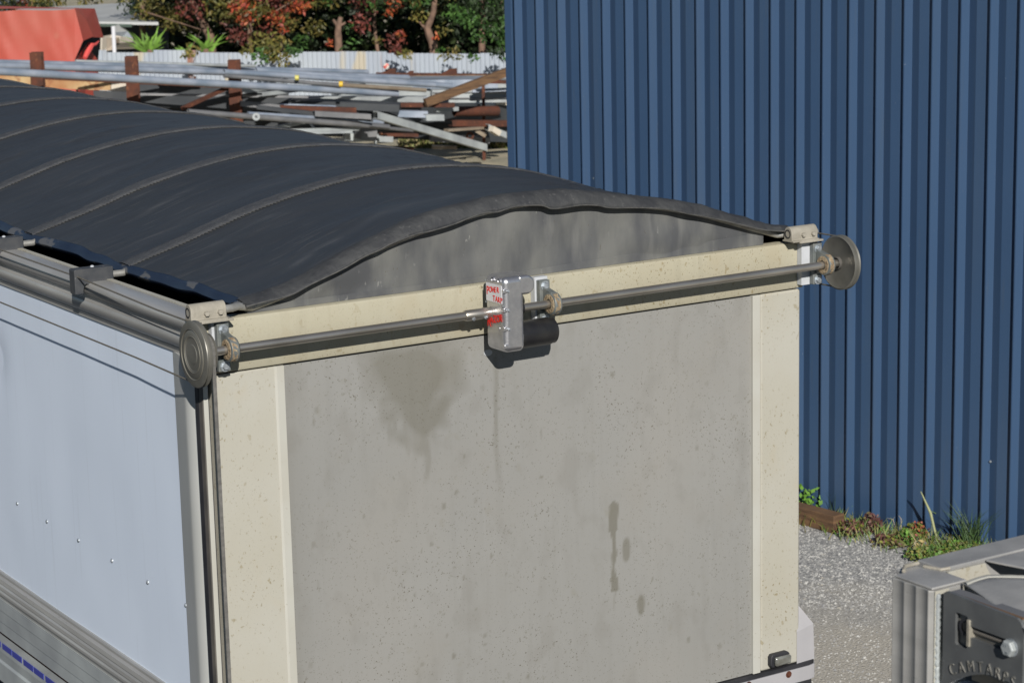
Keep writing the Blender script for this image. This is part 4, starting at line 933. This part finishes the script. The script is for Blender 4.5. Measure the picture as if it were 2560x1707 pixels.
# plates and channels
bar('steel_plate','box',M['dark'],(330,236,31.2),(720,256,32.0),.32,'dark charcoal plate standing behind the rack posts','plate',wd=.05)
bar('steel_channel','chan',M['galvd'],(350,236,30.9),(770,243,31.4),.03,'thin grey edge of sheet between rack and dark plate','channel')
bar('steel_channel','chan',M['galvd'],(600,259,30.6),(790,277,31.0),.07,'grey channel ending at the small rusty box','channel')
bar('steel_channel','chan',M['galvw'],(716,249,32.6),(1063,250,32.0),.10,'pale greenish steel channel in the middle of the heap','channel',wd=.15)
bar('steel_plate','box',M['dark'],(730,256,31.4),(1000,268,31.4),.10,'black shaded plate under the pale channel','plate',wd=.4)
bar('roof_sheet','box',M['galvw'],(835,228,34.0),(1290,215,35.0),.22,'white ridged sheet bundle under the pipes','sheet',wd=.3)
bar('roof_sheet','box',M['galvw'],(1078,240,33.6),(1300,238,33.8),.19,'bright white folded sheets left of the blue wall','sheet',wd=.25)
bar('roof_sheet','box',M['galv'],(980,207,34.6),(1245,205,34.6),.13,'flat grey sheet lying behind the pipe ends','sheet',wd=.7)
for k_, (yy1, ll) in enumerate(((232,'upper'),(246,'lower'))):
    bar('sheet_rib','box',M['galvd'],(1082,yy1,33.45),(1300,yy1-1,33.65),.012,'thin grey '+ll+' crease line along the white folded sheets','rib',wd=.02)
bar('timber_beam','box',M['wood'],(1063,258,31.6),(1290,172,32.2),.115,'brown timber beam leaning diagonally up to the blue wall','beam',wd=.08)
bar('steel_channel','chan',M['rust'],(955,262,31.8),(1137,263,31.8),.055,'flat rust red plate under the pale channel end','channel',wd=.15)
bar('steel_channel','chan',M['rust'],(700,270,30.6),(890,276,30.8),.07,'small rusty box section with open right end','channel',wd=.1)
bar('steel_channel','chan',M['galvd'],(785,284,30.3),(925,292,30.6),.07,'dull grey box section below the small rusty one','channel',wd=.1)
bar('steel_channel','chan',M['galv'],(993,284,31.4),(1068,286,31.5),.09,'blue grey box section above the long diagonal channel','channel',wd=.12)
bar('steel_channel','chan',M['galvw'],(1062,294,31.2),(1107,294,31.3),.085,'short white box end sticking out of the heap','channel',wd=.12)
bar('steel_channel','chan',M['galvw'],(1088,275,31.9),(1142,272,32.1),.055,'pale grey folded channel left of the big rust pipe','channel',wd=.1)
bar('steel_pipe','pipe',M['rust'],(1136,279,32.6),(1244,278,33.0),.145,'fat rust red pipe near the blue wall','pipe')
bar('steel_beam','chan',M['rust'],(1125,308,32.4),(1300,309,33.0),.085,'long brown rusted beam below the fat rust pipe','beam',wd=.15)
bar('steel_beam','box',M['tanpipe'],(1115,326,32.0),(1205,320,32.4),.035,'thin tan strip of timber under the rusted beam','strip',wd=.1)
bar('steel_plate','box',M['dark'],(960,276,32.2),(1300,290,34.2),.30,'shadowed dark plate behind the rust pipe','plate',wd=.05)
bar('steel_plate','box',M['dark'],(60,246,31.6),(700,268,32.6),.28,'long black plate added as shade low behind the rusty rack posts','plate',wd=.05)  # dark plate added to stand in for shade under the rack pipes
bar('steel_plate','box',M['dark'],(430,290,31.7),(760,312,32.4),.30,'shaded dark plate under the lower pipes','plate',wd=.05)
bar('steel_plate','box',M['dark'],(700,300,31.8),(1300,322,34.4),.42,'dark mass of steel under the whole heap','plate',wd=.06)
bar('steel_channel','chan',M['galvw'],(939,288,30.2),(1212,369,32.2),.10,'long pale channel sliding diagonally down to the ground','channel',wd=.09)
bar('steel_beam','box',M['galvd'],(1075,345,33.2),(1222,352,33.4),.10,'grey beam lying on the ground by the rust upright','beam',wd=.15)
bar('steel_beam','box',M['galvw'],(860,341,31.8),(980,346,32.0),.10,'white beam stub on the ground left of the white upright','beam',wd=.15)
bar('steel_beam','box',M['galvd'],(895,328,31.4),(935,330,31.5),.22,'pale grey block of stacked offcuts by the tarp ridge','beam',wd=.25)
bar('steel_plate','box',M['rust'],(950,336,31.4),(1043,338,31.6),.045,'rust brown flat bar over the grass edge','plate',wd=.12)
bar('steel_plate','box',M['rust'],(940,368,32.6),(1034,371,32.7),.03,'rusty plate lying flat in the grass','plate',wd=.12)
bar('steel_channel','chan',M['galvw'],(690,328,30.0),(897,322,30.8),.045,'thin bright galvanised truss chord above the tarp','channel')
bar('steel_channel','chan',M['galvw'],(690,320,30.2),(760,305,30.6),.05,'short galvanised strut tilted up above the tarp','channel')
bar('steel_channel','chan',M['galvw'],(600,228,31.0),(700,214,32.0),.07,'galvanised truss strut behind the right rusty post','channel',wd=.12)
bar('steel_channel','chan',M['galvw'],(650,236,31.0),(790,220,32.0),.05,'second galvanised truss strut leaning right','channel',wd=.1)
bar('timber_offcut','box',M['tanpipe'],(1080,368,33.4),(1142,369,33.4),.05,'yellowish timber offcut on the ground','offcut',wd=.12)
q = MB(); q.bar(gz_(at(1208,300,33.0)), at(1208,196,33.0), .05, .045, Vector((RT.x,RT.y,0))); single(q,'upright_post',M['rust'],'thin rusty upright post under the timber beam','post')
q = MB(); q.bar(gz_(at(936,300,31.6)), at(936,281,31.6), .035, .04, Vector((RT.x,RT.y,0))); single(q,'upright_post',M['galvw'],'thin white upright post in the lower stack','post')
q = MB(); q.lathe([(0,.03),(0,.06),(.03,.06),(.03,.03),(0,.03)], at(1175,340,32.5), -Vector((FW.x,FW.y,0)), 14, False); single(q,'chain_ring',M['rust'],'small rusty ring hanging by the upright post','ring')
bar('steel_channel','chan',M['galvw'],(1217,318,32.6),(1262,338,32.8),.09,'tilted pale offcut between rust upright and blue wall','offcut',wd=.1)
bar('timber_offcut','box',M['tanpipe'],(1190,325,32.8),(1215,340,32.8),.05,'short tan timber block wedged under the brown rusted beam','offcut',wd=.1)
bar('timber_offcut','box',M['cream'],(1228,322,32.3),(1246,334,32.4),.08,'cream end of a sawn log beside the thin rusty upright','offcut',wd=.1)
bar('steel_channel','chan',M['galv'],(1180,228,33.3),(1300,222,33.4),.04,'thin blue grey angle on top of the white folded sheets','angle',wd=.1)
bar('steel_pipe','pipe',M['galv'],(700,262,30.9),(1000,273,31.6),.035,'thin grey rod crossing behind the small rusty box','rod')
bar('steel_channel','chan',M['dark'],(640,268,30.2),(930,300,30.7),.05,'dark angle iron lying under the dull grey box sections','angle',wd=.12)
bar('steel_channel','chan',M['rust'],(1195,204,33.0),(1300,206,33.2),.05,'short orange rust strip under the timber beam top','strip',wd=.12)
bar('steel_channel','chan',M['galvw'],(660,336,29.9),(880,330,30.6),.03,'thin pale rod just above the tarp ridge in the heap','rod',wd=.04)
bar('steel_channel','chan',M['galvw'],(770,300,30.4),(792,330,30.4),.04,'short upright galvanised bracket above the tarp ridge','bracket',wd=.04)
# orange rusted sheets and blue tarp seen through the rack
bar('rusted_sheet','box',M['rustor'],(-40,198,30.3),(82,200,30.3),.12,'orange rusted sheet at the left picture edge under the pipes','sheet',wd=.3)
bar('rusted_sheet','box',M['rustor'],(108,204,30.4),(272,211,30.7),.15,'orange rusted sheet between the first and second rusty posts','sheet',wd=.3)
bar('rusted_sheet','box',M['cream'],(272,214,30.7),(318,216,30.8),.13,'cream sheet end just left of the middle rusty post','sheet',wd=.3)
bar('rusted_sheet','box',M['wood'],(345,214,31.4),(560,226,32.2),.13,'brown sheet pile right of the middle rusty post','sheet',wd=.3)
bar('blue_sheet','box',M['blue'],(395,205,31.2),(490,209,31.5),.05,'bright blue sheet lying on the brown pile','sheet',wd=.3)
bar('rusted_sheet','box',M['rust'],(940,186,36.0),(1290,190,36.0),.05,'long rusty rail along the bottom of the fence','rail',wd=.1)
bar('rusted_sheet','box',M['rustor'],(1010,193,35.6),(1215,191,35.6),.03,'thin pale rust edged strip above the grey flat sheet','strip',wd=.1)
for i, (x, y, lb, mt_) in enumerate(((967,180,'left rusty block with red and white lamp in front of the fence',M['rust']),(1020,186,'small middle rusty wedge in front of the fence',M['rust']),(1120,180,'right rusty block in front of the fence',M['rust']))):
    p = at(x, y, 35.8); q = MB(); w_ = (.16,.10,.16)[i]; s2 = Vector((RT.x,RT.y,0)).normalized()
    q.prism([(-w_,-.05),(w_*.9,-.05),(w_*.9,.05),(w_*.2,.045),(-w_*.3,.0)], 1, -.05, .05); q.v = [tuple(p+s2*v[0]+Vector((0,0,v[2]))+Vector((FW.x,FW.y,0))*v[1]) for v in q.v]
    single(q, 'steel_block', mt_, lb, 'block')
q = MB(); q.lathe([(0,0),(0,.05),(.04,.045),(.05,.02),(.05,0)], at(966,166,35.7), -Vector((FW.x,FW.y,0)), 16); q.v = [tuple(v) for v in q.v]
single(q,'round_lamp',mat('red_white_lamp',(.55,.06,.04,1),(.6,.58,.52,1),9,.4,contrast=(.45,.5)),'round red and white lamp standing before the fence','lamp')

# ------------------------------------------------------------------ trees
GRN = [(.05,.11,.025),(.035,.085,.02),(.07,.15,.03)]; OLV = [(.14,.13,.03),(.10,.10,.025),(.18,.14,.035)]
REDL = [(.38,.065,.03),(.42,.11,.035),(.26,.05,.03),(.16,.09,.03)]; MAR = [(.13,.035,.03),(.18,.05,.035),(.09,.035,.025)]; DK = [(.018,.032,.012),(.025,.045,.015)]  # DK: leaf colours darkened to paint the shaded gaps in the crowns
s2 = Vector((RT.x,RT.y,0)).normalized(); f2 = Vector((FW.x,FW.y,0)).normalized()
def tree(px, dp, rad, h, sets, label, trunk, clumps=(), n=5200, seed=1, base=0.0, leaf=.10):
    r = random.Random(seed); root = gz_(at(px,130,dp)); t_ = thing('tree', root, label, 'tree', 'autumn trees behind the fence')
    for tk in trunk:
        q = MB(); pts = [at(x, y, dp+dd) for (x, y, dd) in tk[0]]; pts[0] = gz_(pts[0]) if tk[2] else pts[0]
        rr_ = [tk[1]*(1-.45*i/(len(pts)-1)) for i in range(len(pts))]; q.tube(pts, rr_, 9); q.build('trunk', M['bark'], t_)
    items = []
    z0 = at(px,95,dp).z
    cl_ = []
    nc = 34
    for i in range(nc):
        a = r.uniform(0,6.28); rr_ = rad*math.sqrt(r.random()); z = z0+base+(h)*r.random()**1.1
        k_ = math.sin(math.pi*min(1, max(.12, (z-z0+.3)/(h+.6))))
        c_ = root+s2*(math.cos(a)*rr_*(.5+.5*k_))+f2*(math.sin(a)*rr_*.55*(.5+.5*k_)); c_.z = z
        cl_.append((c_, r.uniform(.22,.42), r.choice(sets)))
    for (x, y, dd, rr_, ss) in clumps: cl_.append((at(x, y, dp+dd), rr_, ss))
    tot = sum(c[1]**2 for c in cl_)
    for (c_, rr_, ss) in cl_:
        m_ = int(n*rr_**2/tot); tone = r.uniform(.65,1.25)
        for i in range(m_):
            v = rv(r)
            while v.length > 1: v = rv(r)
            v = v*(.55+.45*v.length)
            p = c_+Vector((v.x*rr_, v.y*rr_, v.z*rr_*.75)); k = tone*r.uniform(.7,1.3); cc = r.choice(ss)
            items.append((p, rv(r)+Vector((0,0,-.4)), Vector((-.2,-.5,.6))+rv(r), leaf*r.uniform(.6,1.25), leaf*r.uniform(.28,.5), tuple(x*k for x in cc)))
    b_, c_ = leafmesh(items); o = raw(b_, 'crown', M['leaf'], t_); setcol(o, c_)
    # dangling twigs
    for i in range(2):
        q = MB(); c0 = r.choice(cl_)[0]; q.tube([c0, c0+rv(r)*.35+Vector((0,0,.1)), c0+rv(r)*.6+Vector((0,0,.25))], [.006,.009,.013], 5)
        q.build('twig', M['bark'], t_)
    return t_
tree(455,40.5,1.05,2.6,[OLV,OLV,GRN,DK],'olive yellow tree nearest to the grey shed roof',[([(352,130,0),(356,60,0),(362,-60,0)],.07,1)],[(372,12,-1,.25,OLV),(400,22,-1,.22,OLV),(430,55,-1.2,.16,OLV),(418,70,-1.2,.10,OLV)],n=5200,seed=2,base=.35)
tree(535,39.0,1.0,2.4,[OLV,GRN,MAR,DK],'olive tree with a bent pale trunk behind the spiky plants',[([(543,135,0),(525,90,0),(508,60,0),(498,35,0),(480,5,0),(470,-60,0)],.085,1)],[(478,128,-2.8,.18,OLV),(468,142,-2.8,.10,OLV),(560,8,-.8,.2,OLV),(575,60,-.6,.18,MAR)],n=4600,seed=3,base=.35)
tree(670,38.8,1.35,2.5,[OLV,REDL,MAR,GRN,OLV],'large tree with orange red and olive autumn leaves hanging over the fence',[([(640,140,0),(622,95,0),(628,62,0),(650,20,0),(655,-60,0)],.05,1),([(706,130,0),(704,90,0),(716,60,0),(722,-50,0)],.04,1)],
    [(598,18,-1.2,.22,REDL),(612,50,-1.2,.17,REDL),(735,14,-1.2,.2,REDL),(755,20,-1.3,.16,REDL),(655,25,-1,.22,OLV),(690,45,-1,.2,REDL),(706,75,-1.1,.12,REDL),(650,105,-1.4,.26,OLV),(690,110,-1.3,.25,OLV),(720,55,-1,.25,OLV),(785,70,-1,.22,OLV),(760,100,-.8,.18,GRN),(825,112,-1.2,.1,REDL),(700,148,-2.6,.20,OLV),(655,140,-2.6,.20,GRN),(680,132,-2.5,.24,OLV),(735,128,-2.4,.16,GRN),(615,132,-2.4,.12,OLV),(600,90,-1,.22,MAR)],n=9500,seed=4,base=.1)
tree(845,38.2,.8,2.2,[GRN,DK,DK],'pollarded tree with a stubby forked pale trunk',[([(846,140,0),(846,110,0),(845,80,0),(847,60,0),(852,44,0)],.075,1),([(845,66,0),(836,54,0),(833,50,0)],.035,0),([(847,66,0),(860,60,0),(864,57,0)],.03,0)],[(870,75,.6,.2,GRN),(868,130,-.4,.16,GRN),(880,105,.3,.18,GRN)],n=2600,seed=5,base=1.0)
tree(985,39.6,1.25,2.4,[MAR,GRN,OLV,DK],'dark tree with maroon and scarlet leaves between two bare trunks',[([(960,130,0),(935,60,0),(940,-40,0)],.04,1)],[(900,55,-1,.2,MAR),(905,72,-1,.16,MAR),(985,10,-1,.2,REDL),(975,30,-1,.12,REDL),(990,105,-1.3,.22,MAR),(1000,88,-1.3,.13,REDL),(945,100,-1,.12,OLV),(1045,40,-1,.2,OLV),(1010,136,-3.3,.16,OLV),(985,128,-3.2,.14,MAR)],n=6000,seed=6,base=.45)
tree(1080,38.6,.8,2.3,[OLV,DK,GRN],'tree with a kinked brown trunk leaning right above the fence',[([(1092,140,0),(1082,110,0),(1072,85,0),(1068,70,0),(1076,52,0),(1084,30,0),(1090,-40,0)],.08,1),([(1068,76,0),(1056,64,0),(1048,54,0)],.03,0)],[(1040,-5,-.8,.2,OLV),(1110,75,-.5,.16,OLV),(1090,90,-.5,.1,REDL),(1130,140,-2.3,.2,OLV),(1105,146,-2.3,.10,OLV),(1100,125,-.9,.13,GRN)],n=3400,seed=7,base=.5)
tree(1210,38.9,1.25,2.6,[GRN,DK,DK],'deep green leafy tree next to the blue wall',[([(1200,130,0),(1205,60,0),(1210,-60,0)],.07,1)],[(1215,80,-1.2,.28,GRN),(1195,95,-1.2,.14,GRN),(1255,85,-1.3,.22,GRN),(1260,115,-1.3,.18,GRN),(1270,60,-1,.2,GRN),(1180,148,-2.6,.11,GRN),(1250,136,-2.6,.16,DK),(1262,148,-2.6,.08,GRN)],n=7000,seed=8,base=.25)
tree(150,50,2.4,2.6,[OLV,REDL,OLV,DK],'far tree with yellowing leaves above the red load',[([(80,40,0),(78,10,0),(70,-60,0)],.09,1)],[(100,8,0,.4,OLV),(125,12,0,.35,OLV),(68,20,0,.3,MAR),(60,10,0,.25,REDL)],n=3600,seed=9,base=.6,leaf=.13)
# wood behind, leaves coloured dark for the shaded gaps: no single trunk or crown can be told apart
hd_ = []; r = random.Random(77)
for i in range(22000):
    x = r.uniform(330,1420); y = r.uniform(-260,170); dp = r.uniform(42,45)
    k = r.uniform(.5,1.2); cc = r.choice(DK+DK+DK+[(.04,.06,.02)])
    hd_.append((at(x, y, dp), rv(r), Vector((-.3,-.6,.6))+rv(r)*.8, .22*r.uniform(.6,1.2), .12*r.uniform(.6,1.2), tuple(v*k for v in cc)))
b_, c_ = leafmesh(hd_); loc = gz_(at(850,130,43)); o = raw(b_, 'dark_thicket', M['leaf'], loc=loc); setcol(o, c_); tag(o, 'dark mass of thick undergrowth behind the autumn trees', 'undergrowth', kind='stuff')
# spiky plants
def spiky(px, dp, yb, n, lens, label, seed):
    r = random.Random(seed); base = at(px, yb, dp); bl = []
    for i in range(n):
        a = r.uniform(-1.1,1.1); le_ = r.uniform(.35,1)*lens; d_ = s2*math.sin(a)+Vector((0,0,math.cos(a)))+f2*r.uniform(-.5,.2); d_.normalize()
        p = base+s2*r.uniform(-.1,.1); q_ = p+d_*le_*.6; t_ = p+d_*le_+s2*math.sin(a)*.12*le_-Vector((0,0,.08*le_)); k = r.uniform(.6,1.4)
        bl.append((p, q_, t_, .045, (.16*k,.30*k,.05*k)))
    b_, c_ = blades(bl); loc = gz_(base); t_ = thing('spiky_plant', loc, label, 'plant', 'spiky plants behind the fence'); o = raw(b_, 'leaves', M['leaf'], t_); setcol(o, c_)
    q = MB(); q.tube([loc, base+Vector((0,0,.05))], .05, 7); q.build('stem', M['bark'], t_)
spiky(375,37.6,132,34,.55,'left bright green spiky plant above the fence',1)
spiky(515,37.7,130,20,.50,'right spiky plant with long bright blades beside the bent trunk',2)
spiky(455,37.7,134,12,.22,'small low spiky plant between the two bigger ones',3)
# grass along the heap
gs_ = []; r = random.Random(15)
for i in range(1500):
    b0 = gp(r.uniform(1000,1290), r.uniform(352,372)); l = r.uniform(.04,.14); a = r.uniform(0,6.28); k = r.uniform(.5,1.3)
    gs_.append((b0, b0+Vector((math.cos(a)*l*.3,math.sin(a)*l*.3,l*.6)), b0+Vector((math.cos(a)*l*.7,math.sin(a)*l*.7,l)), .03, tuple(k*v for v in r.choice([(.14,.16,.04),(.20,.19,.07),(.3,.25,.12)]))))
b_, c_ = blades(gs_); o = raw(b_, 'yard_grass', M['leaf'], loc=gp(1140,362)); setcol(o, c_); tag(o, 'dry grass growing along the foot of the steel heap', 'grass', kind='stuff')
